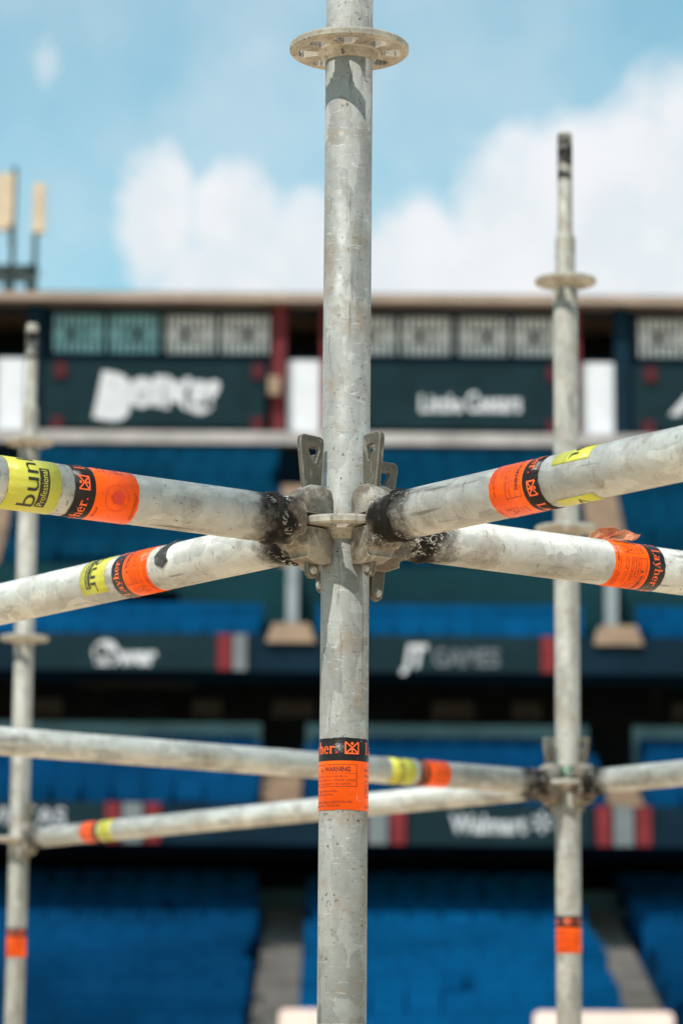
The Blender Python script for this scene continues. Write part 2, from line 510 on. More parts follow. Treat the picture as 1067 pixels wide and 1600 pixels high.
def width2d(polys):
    xs = [p[0] for q in polys for p in q]
    return min(xs), max(xs)


def fit_text(body, x0, x1, y, h, bold=0.0, spacing=1.0, shear=0.0):
    """text squeezed so that it runs from x0 to x1 with capital height h"""
    p = text2d(body, h / 0.73, 0, 0, 1.0, bold, spacing, shear)
    a, b = width2d(p)
    k = (x1 - x0) / (b - a)
    return [[(x0 + (px - a) * k, y + py) for px, py in q] for q in p]


def rect(x0, x1, y0, y1):
    return [[(x0, y0), (x1, y0), (x1, y1), (x0, y1)]]


def frame2d(x0, x1, y0, y1, t):
    return rect(x0, x1, y0, y0 + t) + rect(x0, x1, y1 - t, y1) + rect(x0, x0 + t, y0 + t, y1 - t) + rect(x1 - t, x1, y0 + t, y1 - t)


def bar2d(p, q, t):
    d = Vector((q[0] - p[0], q[1] - p[1])).normalized() * t / 2
    n = (-d.y, d.x)
    return [[(p[0] - n[0], p[1] - n[1]), (q[0] - n[0], q[1] - n[1]), (q[0] + n[0], q[1] + n[1]), (p[0] + n[0], p[1] + n[1])]]


def disc2d(x, y, r, n=14):
    return [[(x + r * cos(2 * pi * k / n), y + r * sin(2 * pi * k / n)) for k in range(n)]]


def ring2d(cx, cy, rx, ry, tw, th, a0, a1, n=18):
    out = []
    for k in range(n):
        a, b = radians(a0 + (a1 - a0) * k / n), radians(a0 + (a1 - a0) * (k + 1) / n)
        o1, o2 = (cx + rx * cos(a), cy + ry * sin(a)), (cx + rx * cos(b), cy + ry * sin(b))
        i1, i2 = (cx + (rx - tw) * cos(a), cy + (ry - th) * sin(a)), (cx + (rx - tw) * cos(b), cy + (ry - th) * sin(b))
        out.append([i1, o1, o2, i2])
    return out


def tr2d(polys, x=0, y=0, sx=1, sy=1, rot=0):
    c, s = cos(rot), sin(rot)
    return [[(x + c * px * sx - s * py * sy, y + s * px * sx + c * py * sy) for px, py in q] for q in polys]


def serif_word(x0, x1, y, h):
    """the serif word on the stickers: L a y h e r and a period, drawn glyph by glyph (ascender = 1)"""
    T, t = 0.105, 0.035
    S = lambda a, b, yy: rect(a, b, yy, yy + t)
    g, adv = [], 0.0
    def put(polys, wd):
        nonlocal adv, g
        g += tr2d(polys, adv)
        adv += wd
    put(rect(.07, .07 + T, 0, 1) + S(0, .25, .965) + S(0, .25, 0) + rect(.17, .46, 0, .045) + [[(.46, 0), (.46, .27), (.42, .05)]], .52)
    put(ring2d(.16, .18, .16, .185, T * .9, .05, 0, 360) + rect(.27, .27 + T, .04, .46) + ring2d(.205, .45, .17, .2, T, .045, 0, 165)
        + rect(.27, .45, 0, .05), .48)
    put([[(.05, .63), (.17, .63), (.29, .02), (.22, -.03)], [(.39, .63), (.43, .63), (.2, -.22), (.15, -.22)]]
        + S(0, .22, .63) + S(.32, .5, .63) + disc2d(.12, -.21, .065), .5)
    put(rect(.06, .06 + T, 0, 1) + S(0, .22, 0) + [[(0, .965), (.06, .965), (.06, 1), (0, 1)]] + ring2d(.27, .42, .165, .235, T, .06, 0, 170)
        + rect(.33, .33 + T, 0, .43) + S(.27, .5, 0), .53)
    put(ring2d(.21, .315, .2, .33, T, .045, 0, 325, 24) + rect(.1, .39, .33, .375), .45)
    put(rect(.06, .06 + T, 0, .63) + S(0, .24, 0) + rect(0, .06, .595, .63) + ring2d(.26, .42, .15, .22, T * .8, .08, 35, 165) + disc2d(.345, .53, .065), .42)
    k = (x1 - x0) / (adv + .22)
    dot = disc2d(x0 + (adv + .09) * k, y + .085 * h, .085 * h)
    return tr2d(g, x0, y, k, h), dot


def logo2d(x0, x1, y0, y1, t):
    """the square mark: open top, two diagonals, a centre stem and a dot"""
    xm = (x0 + x1) / 2
    ym = y0 + (y1 - y0) * .48
    return (bar2d((x0, y0), (x0, y1), t) + bar2d((x1, y0), (x1, y1), t) + bar2d((x0 - t / 2, y0), (x1 + t / 2, y0), t)
            + bar2d((x0, y1), (x1, y0), t) + bar2d((x1, y1), (x0, y0), t) + bar2d((xm, y0), (xm, ym), t)
            + disc2d(xm, y1 - (y1 - y0) * .14, (x1 - x0) * .11))


TR = 0.02415                                  # tube radius


def flat_bm(groups, step):
    """2-D groups [(polys, material index)] as a bmesh, cut every `step` along x so that it can be bent"""
    bm = bmesh.new()
    for k, (polys, mi) in enumerate(groups):
        for q in polys:
            try:
                f = bm.faces.new([bm.verts.new((x, y, k * 1e-6)) for x, y in q])
                f.material_index = mi
            except ValueError:
                pass
    xs = [v.co.x for v in bm.verts]
    if xs:
        x = min(xs) + step
        while x < max(xs):
            bmesh.ops.bisect_plane(bm, geom=bm.verts[:] + bm.edges[:] + bm.faces[:], plane_co=(x, 0, 0), plane_no=(1, 0, 0), dist=1e-7)
            x += step
    return bm


def bend(bm, R, phi0, z0, name, mats):
    """wrap a flat sheet (x = along the reading direction, y = up the tube) round a tube on local z"""
    for v in bm.verts:
        a = phi0 + v.co.x / R
        r = R + v.co.z
        v.co = (r * cos(a), r * sin(a), z0 + v.co.y)
    for f in bm.faces:
        f.smooth = True
    bmesh.ops.recalc_face_normals(bm, faces=bm.faces)
    for f in bm.faces:
        c = f.calc_center_median()
        if f.normal.dot(Vector((c.x, c.y, 0))) < 0:
            f.normal_flip()
    me = bpy.data.meshes.new(name)
    bm.to_mesh(me); bm.free()
    for m in mats:
        me.materials.append(m)
    return me


def sheet(x0, x1, y0, y1, bands, R, phi0, z0, name, mats, rag=0.0, seed=0):
    """a vinyl label as a thin curved sheet with a slightly uneven edge; bands = [(y from, y to, material index)]"""
    bm = bmesh.new()
    n = max(6, int((x1 - x0) / R / radians(4)))
    ys = []
    for (a, b, mi) in bands:
        ys.append(a)
    ys.append(bands[-1][1])
    rows = []
    for j, yy in enumerate(ys):
        row = []
        for k in range(n + 1):
            x = x0 + (x1 - x0) * k / n
            d = 0
            if rag and j in (0, len(ys) - 1):
                d = rag * mnoise.noise(Vector((x * 260, seed * 3.7 + j * 9, 0.3)))
            dx = rag * mnoise.noise(Vector((yy * 240, seed * 5.1, 7.7))) if rag and k in (0, n) and (x1 - x0) < 2 * pi * R * .98 else 0
            row.append(bm.verts.new((x + dx, yy + d, 0)))
        rows.append(row)
    for j in range(len(rows) - 1):
        for k in range(n):
            f = bm.faces.new((rows[j][k], rows[j][k + 1], rows[j + 1][k + 1], rows[j + 1][k]))
            f.material_index = bands[j][2]
    ret = bmesh.ops.extrude_face_region(bm, geom=bm.faces[:])
    for g in ret['geom']:
        if isinstance(g, bmesh.types.BMVert):
            g.co.z += 0.00035
    for v in bm.verts:
        a = phi0 + v.co.x / R
        r = R + 0.0001 + v.co.z
        v.co = (r * cos(a), r * sin(a), z0 + v.co.y)
    bmesh.ops.recalc_face_normals(bm, faces=bm.faces)
    for f in bm.faces:
        f.smooth = True
    me = bpy.data.meshes.new(name)
    bm.to_mesh(me); bm.free()
    for m in mats:
        me.materials.append(m)
    return me


def warning_sticker(parent, z0, phi_L, seed=0, emblem=False, fade=False, full=True, band_red=False):
    """orange label with a black heading band, wrapped right round; phi_L = where the heading starts"""
    H, HB = 0.048, 0.0705
    per = pi * TR
    s = link('warning_sticker', sheet(0, 2 * pi * TR, 0, HB, [(0, H, 0), (H, HB, 1)], TR, phi_L, z0, 'warning_sticker',
                                      [M['orange'], M['band']], 0.0009, seed), None, parent)
    mm = 0.001
    groups = []
    ink = 3 if fade else 2
    for rep in range(2):
        o = rep * per
        wx1 = o + per * 113 / 180
        word, dot = serif_word(o + .001, wx1, H + 7.2 * mm, 11.5 * mm)
        if band_red:                                   # the heading stretched over the whole band height
            word = tr2d(word, 0, -(H + 7.2 * mm) * .0, 1, 1)
        groups.append((word, 0)); groups.append((dot, 1))
        groups.append((logo2d(o + per * 129 / 180, o + per * 160 / 180, H + 7.2 * mm, H + 18.5 * mm, 1.3 * mm), 0))
        D = lambda deg: o + per * deg / 180
        groups.append((fit_text('Layher', D(1), D(23), H - 9.5 * mm, 3.6 * mm), ink))
        groups.append((fit_text('Allround', D(1), D(25), H - 15.5 * mm, 3.6 * mm), ink))
        groups.append((frame2d(D(1), D(24), 13 * mm, 29 * mm, .45 * mm), ink))
        groups.append((bar2d((D(4), 15 * mm), (D(13), 27 * mm), .6 * mm) + bar2d((D(13), 27 * mm), (D(21), 16 * mm), .6 * mm) + bar2d((D(6), 20 * mm), (D(20), 20 * mm), .6 * mm), ink))
        groups.append((fit_text('LIGHTWEIGHT', D(1), D(48), 2.2 * mm, 3.0 * mm), ink))
        if emblem and rep == 0:
            cx, cy = D(118), 24 * mm
            groups.append((ring2d(cx, cy, 13 * mm, 13 * mm, .5 * mm, .5 * mm, 0, 360, 40), 4))
            groups.append(([[(cx - 6 * mm, cy - 7 * mm), (cx + 4 * mm, cy - 8 * mm), (cx + 8 * mm, cy - 2 * mm), (cx + 5 * mm, cy + 3 * mm), (cx + 1 * mm, cy + 7 * mm), (cx - 5 * mm, cy + 3 * mm)]], 4))
            groups.append((fit_text('LIGHTWEIGHT', D(70), D(135), 2.2 * mm, 3.2 * mm), 2))
            groups.append((fit_text('Allround', D(62), D(92), 42 * mm, 3.4 * mm), 2))
            continue
        b0, b1 = D(34), D(157)
        groups.append((frame2d(b0, b1, 22.5 * mm, 44.5 * mm, .5 * mm), ink))
        groups.append((rect(b0, b1, 35.5 * mm, 35.9 * mm), ink))
        groups.append(([[(D(64), 37.4 * mm), (D(73), 37.4 * mm), (D(68.5), 41.6 * mm)]], ink))
        groups.append((fit_text('WARNING', D(77), D(141), 37.4 * mm, 5.0 * mm, 0.03), ink))
        groups.append((fit_text('LOOSE PARTS FROM FAILURE IN', D(38), D(133), 31.6 * mm, 2.3 * mm), ink))
        groups.append((fit_text('DRIVING HOME ALL WEDGES COULD', D(38), D(153), 27.9 * mm, 2.3 * mm), ink))
        groups.append((fit_text('RESULT IN INJURY OR DEATH.', D(38), D(143), 24.2 * mm, 2.3 * mm), ink))
        groups.append((fit_text("Operating Instructions/", D(34), D(112), 17.4 * mm, 2.2 * mm), ink))
        groups.append((fit_text("Materials and Use", D(34), D(100), 14.0 * mm, 2.2 * mm), ink))
        groups.append((fit_text("Certified according to DIN EN ISO 9001", D(34), D(146), 6.4 * mm, 2.2 * mm), ink))
        groups.append((fit_text("Approval No. Z-8.22-64", D(34), D(116), 3.0 * mm, 2.2 * mm), ink))
    bm = flat_bm(groups, TR * radians(7))
    R2 = TR + 0.0008
    for v in bm.verts:
        v.co.x *= R2 / TR
    link('lettering', bend(bm, R2, phi_L, z0, 'lettering',
                           [M['print_orange'], M['print_red'], M['print_dark'], M['print_faded'], M['print_faded']]), None, s)
    return s


def hire_sticker(parent, z0, h, phi0, phi1, x_text, seed=0, lettering=True, flip=False):
    """lime hire-company label; the text runs round the tube"""
    L = (phi1 - phi0) * TR
    s = link('hire_sticker', sheet(0, L, 0, h, [(0, h, 0)], TR, phi0, z0, 'hire_sticker', [M['lime']], 0.0008, seed), None, parent)
    if lettering:
        k = h / 0.056
        wd = 0.094
        groups = [(fit_text('bunker', x_text, x_text + wd, h * .44, .0185 * k, 0.0), 0)]
        bx0, bx1 = x_text + .001, x_text + .040
        tx = fit_text('Professional', bx0 + .002, bx1 - .002, h * .27, .0068 * k)
        groups.append((rect(bx0, bx1, h * .225, h * .415), 0))
        groups.append((tx, 1))
        groups = [([q for q in p if all(0.001 < x < L - .001 for x, y in q)], m) for p, m in groups]
        if flip:
            groups = [([[(L - x, h - y) for x, y in q] for q in p], m) for p, m in groups]
        bm = flat_bm(groups, TR * radians(7))
        for v in bm.verts:
            v.co.z = 0.00025 if any(f.material_index == 1 for f in v.link_faces) else 0
        R2 = TR + 0.0008
        for v in bm.verts:
            v.co.x *= R2 / TR
        link('lettering', bend(bm, R2, phi0, z0, 'lettering', [M['print_black'], M['lime']]), None, s)
    return s


# ------------------------------------------------------------------ ground
g = MB()
g.face([(-1200, -1200, 0), (1200, -1200, 0), (1200, 1200, 0), (-1200, 1200, 0)])
tag(g.build('ground', M['sand']), kind='structure')


# ------------------------------------------------------------------ scaffold parts
def rosette_mesh():
    """ring plate with four small and four large openings, holes cut through with real walls"""
    T = 0.0045
    rad = [0.0240, 0.0305, 0.0325, 0.036, 0.047, 0.0500, 0.0525, 0.0592, 0.0612]
    N = 160
    def solid(i, j):
        r = (rad[i] + rad[i + 1]) / 2
        a = (j + .5) * 360 / N
        if i in (0, 1 - 1, 6, 7): return True
        for k in range(8):
            c = k * 45
            d = abs((a - c + 180) % 360 - 180) * pi / 180 * r
            small = (k % 2 == 0)
            hw = 0.0075 if small else 0.0035 + (r - .0305) * .42
            if i in (1, 5): hw -= 0.0028
            if small and i == 1: return True
            if d < hw: return False
        return True
    bm = bmesh.new()
    vt = {}
    def V(i, j, s):
        k = (i, j % N, s)
        if k not in vt:
            a = 2 * pi * j / N
            z = T * s
            if i == len(rad) - 1: z = (T - .002) * s
            vt[k] = bm.verts.new((rad[i] * cos(a), rad[i] * sin(a), z))
        return vt[k]
    S = [[solid(i, j) for j in range(N)] for i in range(len(rad) - 1)]
    nr = len(rad) - 1
    for i in range(nr):
        for j in range(N):
            if not S[i][j]: continue
            f = bm.faces.new((V(i, j, 1), V(i + 1, j, 1), V(i + 1, j + 1, 1), V(i, j + 1, 1)))
            f = bm.faces.new((V(i, j + 1, -1), V(i + 1, j + 1, -1), V(i + 1, j, -1), V(i, j, -1)))
            def wall(a, b):
                bm.faces.new((V(*a, 1), V(*a, -1), V(*b, -1), V(*b, 1)))
            if i == nr - 1 or not S[i + 1][j]: wall((i + 1, j), (i + 1, j + 1))
            if i == 0 or not S[i - 1][j]: wall((i, j + 1), (i, j))
            if not S[i][(j + 1) % N]: wall((i + 1, j + 1), (i, j + 1))
            if not S[i][j - 1]: wall((i, j), (i + 1, j))
    bmesh.ops.recalc_face_normals(bm, faces=bm.faces)
    me = bpy.data.meshes.new('rosette')
    bm.to_mesh(me); bm.free()
    # weld fillets
    mb = MB()
    mb.lathe([(0.0312, -.0044), (0.0300, -.007), (0.0262, -.0125), (0.0243, -.0145)], 48)
    mb.lathe([(0.0243, .0105), (0.0262, .0095), (0.0288, .0065), (0.0296, .0044)], 48)
    me2 = mb.mesh('w')
    bm = bmesh.new(); bm.from_mesh(me); bm.from_mesh(me2)
    bm.to_mesh(me); bm.free()
    bpy.data.meshes.remove(me2)
    me.materials.append(M['cast_ros'])
    return me


M['cast_ros'] = zinc('rosette_steel', 'cast', 1.4, 0.32)[0]
ROS = rosette_mesh()


def hull_mesh(pts, bevel):
    """solid with flat facets round half-outline points (x, height, outward) in mm, mirrored in x"""
    bm = bmesh.new()
    for x, h, r in pts:
        for sgn in (-1, 1):
            bm.verts.new((sgn * x / 1000, h / 1000, r / 1000))
    res = bmesh.ops.convex_hull(bm, input=bm.verts[:])
    bmesh.ops.delete(bm, geom=[g_ for g_ in res['geom_interior'] + res['geom_unused'] if isinstance(g_, bmesh.types.BMVert)], context='VERTS')
    bmesh.ops.dissolve_limit(bm, angle_limit=radians(4), verts=bm.verts[:], edges=bm.edges[:])
    bmesh.ops.recalc_face_normals(bm, faces=bm.faces)
    me = bpy.data.meshes.new('hull')
    bm.to_mesh(me); bm.free()
    return me


def head_mesh():
    """cast wedge head on local z = outward, y = up: two jaws over the rosette, dark slot between, throat and round neck"""
    upper = [(8.5, 7, 20), (17, 7, 40), (19.5, 7, 64), (8.5, 26, 20), (16, 22, 38), (18.5, 21, 58), (8, 34, 24), (9, 37.5, 34),
             (10, 37, 50), (13, 32, 59), (17, 21, 70), (17, 8, 70)]
    lower = [(8.5, -7, 20), (17, -7, 40), (19.5, -7, 64), (9.5, -28, 20), (17.5, -27, 40), (19, -25, 58), (9.5, -39, 23), (11, -41.5, 33),
             (12, -41, 45), (14, -36, 58), (17.5, -22, 71), (17, -8, 70)]
    tube_cut = lambda: MB().lathe([(.0252, -.06), (.0252, .06)], 48, cap=True, mat=Matrix.Rotation(pi / 2, 4, 'X')).mesh('c')
    eye = lambda: MB().lathe([(.0058, -.05), (.0058, .05)], 20, cap=True, mat=Matrix.Translation((0, -.0325, .0620)) @ Matrix.Rotation(pi / 2, 4, 'Y') @ Matrix.Scale(1.4, 4, (0, 0, 1))).mesh('c')
    parts = [cut(hull_mesh(upper, 0), [tube_cut()], 0.0016, 2, 'a', 20), cut(hull_mesh(lower, 0), [tube_cut(), eye()], 0.0016, 2, 'b', 20)]
    nk = MB().lathe([(.0150, .0600), (.0205, .0615), (.0238, .0650), (.0243, .0690), (.0243, .0880), (.0262, .0905), (.0268, .0935), (.0258, .0965), (.0243, .0985)], 48, cap=True)
    nk.box(-.0115, .0115, -.0085, .0085, .0570, .0630)
    parts.append(nk.mesh('n'))
    bm = bmesh.new()
    for p in parts:
        bm.from_mesh(p)
    for v in bm.verts:                                  # uneven casting skin and weld bead
        if v.co.z > .0885:
            v.co.xy *= 1 + .035 * mnoise.noise(v.co * 140)
        elif v.co.z > .03:
            v.co += v.normal * (mnoise.noise(v.co * 160) * .0004)
    for f in bm.faces: f.smooth = True
    for e in bm.edges:
        if len(e.link_faces) == 2 and e.calc_face_angle(0) > radians(26): e.smooth = False
    o = bpy.data.meshes.new('wedge_head')
    bm.to_mesh(o); bm.free()
    o.materials.append(M['cast'])
    return o


def wedge_mesh():
    """flat tapered wedge, thickness along x; y up, z outward; triangular eye on top and a rivet through the foot"""
    out = [(32, -48), (33.5, -53), (37, -56.5), (41, -56.5), (45, -53), (46, -48), (54, 36), (61, 80), (60, 85), (56, 87.5), (36, 87), (32.5, 85), (31.5, 80), (32.5, 36)]
    me = prism_mesh([(a / 1000, b / 1000) for a, b in out], -.0031, .0031, lambda a, b, t: Vector((t, b, a)))
    tri = [(38, 76), (50, 76.5), (51.5, 74.5), (43.5, 60), (41, 60), (37, 73.5)]
    c = prism_mesh([(a / 1000, b / 1000) for a, b in tri], -.02, .02, lambda a, b, t: Vector((t, b, a)))
    o = cut(me, [c], 0.0009, 2, 'wedge', 30)
    o.materials.append(M['wedge'])
    pin = MB().lathe([(.0028, -.0058), (.0038, -.005), (.0038, .005), (.0028, .0058)], 16, cap=True,
                     mat=Matrix.Translation((0, -.0485, .039)) @ Matrix.Rotation(pi / 2, 4, 'Y')).mesh('pin')
    bm = bmesh.new(); bm.from_mesh(o)
    k = len(bm.faces)
    bm.from_mesh(pin)
    bm.faces.ensure_lookup_table()
    for f in bm.faces[k:]: f.material_index = 1
    bm.to_mesh(o); bm.free()
    o.materials.append(M['pin'])
    return o


HEAD, WEDGE = head_mesh(), wedge_mesh()

NODE = EYE + 0.5203                           # height of the ledger level
BAY = 2.07
GR = 0.9352
C0 = Vector((0.0041, 3.0191, 0))
DA = Vector((sin(GR), cos(GR), 0))
DB = Vector((-cos(GR), sin(GR), 0))
TOPZ = NODE + 1.0                             # topmost rosette


def tube_mesh(z0, z1, r, n=64, name='tube', rings=2, wall=0.0032):
    mb = MB()
    mb.lathe([(r - wall, z0), (r, z0), (r, z1), (r - wall, z1), (r - wall, z0)], n)
    return mb.mesh(name)


TUBE_STD = tube_mesh(0.06, TOPZ + 0.012, TR)
LEN = BAY - 2 * 0.088
TUBE_LEDGER = tube_mesh(0.088, BAY - 0.088, TR)


def spigot_mesh():
    mb = MB()
    r = .0195
    mb.lathe([(.0241, TOPZ + .0122), (r + .0005, TOPZ + .016), (r + .0005, TOPZ + .085), (r - .001, TOPZ + .093), (.0152, TOPZ + .094),
              (.0150, TOPZ + .30), (.0138, TOPZ + .305), (.0110, TOPZ + .305), (.0110, TOPZ + .1), (.0110, TOPZ + .02), (.0241, TOPZ + .0122)], 40)
    return mb.mesh('spigot', M['spigot'])


def base_mesh():
    mb = MB()
    mb.box(-.075, .075, -.075, .075, 0, .006)
    mb.lathe([(.0165, .006), (.0165, .10)], 20, cap=True)
    mb.lathe([(.034, .045), (.036, .048), (.036, .058), (.034, .060)], 24, cap=True)
    return mb.mesh('base_jack', M['zinc_far'])


SPIG, BASE = spigot_mesh(), base_mesh()


def standard(loc, label, mat, group='vertical scaffold standards', top_rot=None):
    r = empty('scaffold_standard', loc)
    tag(r, label, 'scaffold pole', group)
    me = TUBE_STD.copy()
    link('tube', me, mat, r)
    link('base_jack', BASE, None, r)
    link('spigot', SPIG, None, r)
    for k in (-4, -3, -2, -1, 0, 1, 2):
        z = NODE + k * .5
        if z < .1: continue
        o = link('rosette', ROS, None, r)
        rot = pi / 2 - GR
        if top_rot is not None and k == 1: rot = top_rot
        o.matrix_local = Matrix.Translation((0, 0, z)) @ Matrix.Rotation(rot, 4, 'Z')
    return r


P_R = C0 + (DA + DB) * BAY
P_L = P_R + DB * BAY
VIEW_C = atan2(-C0.y, -C0.x)                  # bearing of the photograph's standpoint seen from a standard
s_c = standard(C0, 'sharp grey galvanised standard in the middle, four tubes wedged to it', M['zinc'], top_rot=radians(45 - 3))
s_r = standard(P_R, 'blurred standard with a green tag and black painted spigot, behind on the right', M['zinc_far'])
s_l = standard(P_L, 'farthest blurred standard on the left, nearest the beige antenna panels', M['zinc_far'])
for P, lb in ((C0 + DA * BAY, 'standard out of view to the right holding the tube with torn orange paper'),
              (C0 + DB * BAY, 'standard out of view to the left holding the tube with a black tape scrap'),
              (C0 - DA * BAY, 'standard near the viewer on the left holding the tube with the large lime sticker'),
              (C0 - DB * BAY, 'standard near the viewer on the right holding the tube with two lime strips')):
    standard(P, lb, M['zinc_far'])
warning_sticker(s_c, EYE + .2370, VIEW_C + radians(55 - 180), 1)
warning_sticker(s_r, EYE + .197, VIEW_C + .5, 2)
warning_sticker(s_l, EYE + .232, VIEW_C + 1.2, 3)
# green inspection tag over the rosette of the right standard
gm = sheet(-.017, .017, 0, .022, [(0, .022, 0)], TR + .001, 0, 0, 'green_tag', [M['tag_green']])
gt = link('green_tag', gm, None, s_r)
gt.matrix_local = Matrix.Translation((0, 0, NODE + .0115)) @ Matrix.Rotation(atan2(-P_R.y, -P_R.x) - radians(4), 4, 'Z')
bm = flat_bm([(ring2d(0.003, .011, .006, .008, .002, .002, 60, 330, 14) + rect(.004, .009, .009, .0115), 0)], .004)
gl = link('lettering', bend(bm, TR + .0018, 0, 0, 'lettering', [M['letter']]), None, gt)


def ledger(P, d, label, group='horizontal scaffold ledgers', wedge_dz=(0, 0), lean=(0, 0)):
    ex = Vector((0, 0, 1)).cross(d)
    ey = d.cross(ex)
    mw = Matrix((ex, ey, d)).transposed().to_4x4()
    mw.translation = Vector((P.x, P.y, NODE))
    r = empty('scaffold_ledger', mw=mw)
    tag(r, label, 'scaffold tube', group)
    link('tube', TUBE_LEDGER.copy(), M['zinc_ledger'], r)
    for k in (0, 1):
        h = link('wedge_head', HEAD, None, r)
        if k: h.matrix_local = Matrix.Translation((0, 0, BAY)) @ Matrix.Rotation(pi, 4, 'Y')
        wd = link('wedge', WEDGE, None, h)
        wd.matrix_local = Matrix.Translation((0, wedge_dz[k], 0.0008)) @ Matrix.Rotation(lean[k], 4, 'X')
    # bearing round the tube that faces the photograph's standpoint (for a label at 0.3 m)
    q = mw.inverted() @ Vector((0, 0, EYE))
    return r, (lambda s: atan2(q.y, q.x))


lA, fA = ledger(C0, -DA, 'ledger with a large lime sticker and a worn orange sticker, running left towards the viewer', wedge_dz=(0, 0), lean=(radians(-2.0), 0))
lB, fB = ledger(C0, DB, 'ledger with a black tape scrap beside its orange sticker, running back to the left', wedge_dz=(-.004, 0), lean=(radians(1.0), 0))
lC, fC = ledger(C0, -DB, 'ledger with two narrow lime strips beside its orange sticker, rising right towards the viewer', wedge_dz=(.002, 0), lean=(radians(-1.0), 0))
lD, fD = ledger(C0, DA, 'ledger with torn orange paper on top, running back to the right', wedge_dz=(-.013, 0), lean=(radians(1.5), 0))
D2 = lambda x: radians(x)
a = fA(.3)
warning_sticker(lA, .2600, a + D2(60 - 180), 5, emblem=True)
hire_sticker(lA, .3455, .056, a - D2(100), a + D2(190), (100 - 50) / 180 * pi * TR, 6)
a = fB(.3)
warning_sticker(lB, .3280, a + D2(-58), 7, fade=False)
hire_sticker(lB, .4130, .052, a - D2(28), a + D2(150), .028, 8, True, True)
a = fC(.3)
warning_sticker(lC, .2560, a + D2(38 - 180), 9)
hire_sticker(lC, .3370, .050, a + D2(45), a + D2(130), -.05, 10)
hire_sticker(lC, .3430, .052, a - D2(130), a - D2(38), .012, 11)
a = fD(.3)
warning_sticker(lD, .3380, a + D2(-58), 12)

# black scrap of tape on the left rear ledger
def patch(parent, name, pts, phi0, z0, mat, lift=0.0008, curl=0.0):
    bm = bmesh.new()
    f = bm.faces.new([bm.verts.new((x, y, 0)) for x, y in pts])
    x0, x1 = min(p[0] for p in pts), max(p[0] for p in pts)
    x = x0 + .004
    while x < x1:
        bmesh.ops.bisect_plane(bm, geom=bm.verts[:] + bm.edges[:] + bm.faces[:], plane_co=(x, 0, 0), plane_no=(1, 0, 0), dist=1e-6)
        x += .004
    for v in bm.verts:
        v.co.z = lift + curl * max(0, (v.co.x - x0) / (x1 - x0) - .75) * 4
    ret = bmesh.ops.extrude_face_region(bm, geom=bm.faces[:])
    for g_ in ret['geom']:
        if isinstance(g_, bmesh.types.BMVert): g_.co.z += .0004
    return link(name, bend(bm, TR, phi0, z0, name, [mat]), None, parent)


a = fB(.3)
patch(lB, 'tape_scrap', [(-.004, .318), (.003, .306), (.008, .311), (.018, .313), (.034, .312), (.040, .316), (.038, .324), (.030, .321), (.022, .327), (.010, .334), (.002, .331)], a + D2(10), -.021, M['tape'], curl=.002)

# torn paper standing up on the right rear ledger
def torn_paper():
    rnd = random.Random(4)
    bm = bmesh.new()
    # two crumpled leaves folded over each other, points (along, up, across)
    A = [(.335, .0245, .004), (.341, .031, .002), (.352, .0375, -.001), (.366, .0385, -.006), (.381, .0345, -.012), (.392, .0315, -.016), (.383, .0265, -.008), (.37, .0245, -.004), (.352, .0235, .004)]
    B = [(.350, .0245, -.007), (.362, .031, -.012), (.376, .0365, -.012), (.395, .0325, -.017), (.388, .0255, -.014), (.372, .0235, -.013)]
    for L in (A, B):
        c = Vector((0, 0, 0))
        vs = [Vector((z_, y_, s_)) for (s_, y_, z_) in L]
        for v in vs: c += v
        c = c / len(vs) + Vector((.004, .002, 0))
        cv = bm.verts.new(c)
        ring = [bm.verts.new(v) for v in vs]
        for i in range(len(ring)):
            bm.faces.new((cv, ring[i], ring[(i + 1) % len(ring)]))
    bmesh.ops.subdivide_edges(bm, edges=bm.edges[:], cuts=3, use_grid_fill=True)
    for v in bm.verts:
        v.co += Vector((mnoise.noise(v.co * 160), mnoise.noise(v.co * 160 + Vector((5, 0, 0))), mnoise.noise(v.co * 160 + Vector((0, 9, 0))))) * .0022
    bmesh.ops.recalc_face_normals(bm, faces=bm.faces)
    ret = bmesh.ops.solidify(bm, geom=bm.faces[:], thickness=.0004)
    me = bpy.data.meshes.new('torn_paper')
    bm.to_mesh(me); bm.free()
    me.materials.append(M['scrap'])
    return me


link('torn_paper', torn_paper(), None, lD).location = (0, 0, -.014)

# far ledgers
fR, qR = ledger(P_R, DB, 'long low blurred ledger joining the green tagged standard to the farthest left standard')
fN, qN = ledger(P_R, -DA, 'upper blurred ledger with a lime and an orange sticker, behind the middle standard')
fE, qE = ledger(P_R, -DB, 'short visible end of blurred ledger leaving the green tagged standard on the right')
a = qN(.3)
warning_sticker(fN, .306, a + D2(-40), 13)
hire_sticker(fN, .388, .056, a - D2(100), a + D2(100), .0, 14)
a = qR(.3)
# this one is labelled at its far end, so the label is turned to read from there
qq = fR.matrix_world.inverted() @ Vector((0, 0, EYE))
e = empty('sticker_frame')
bpy.data.objects.remove(e, do_unlink=True)


def flip_child(parent, fn):
    """build a label in the frame of the ledger's other end"""
    before = set(parent.children)
    fn()
    F = Matrix.Translation((0, 0, BAY)) @ Matrix.Rotation(pi, 4, 'Y')
    for c in set(parent.children) - before:
        c.matrix_local = F


qf = (Matrix.Translation((0, 0, BAY)) @ Matrix.Rotation(pi, 4, 'Y')).inverted() @ qq
af = atan2(qf.y, qf.x)
flip_child(fR, lambda: warning_sticker(fR, .320, af + D2(-30), 15))
flip_child(fR, lambda: hire_sticker(fR, .397, .056, af - D2(100), af + D2(100), .0, 16))

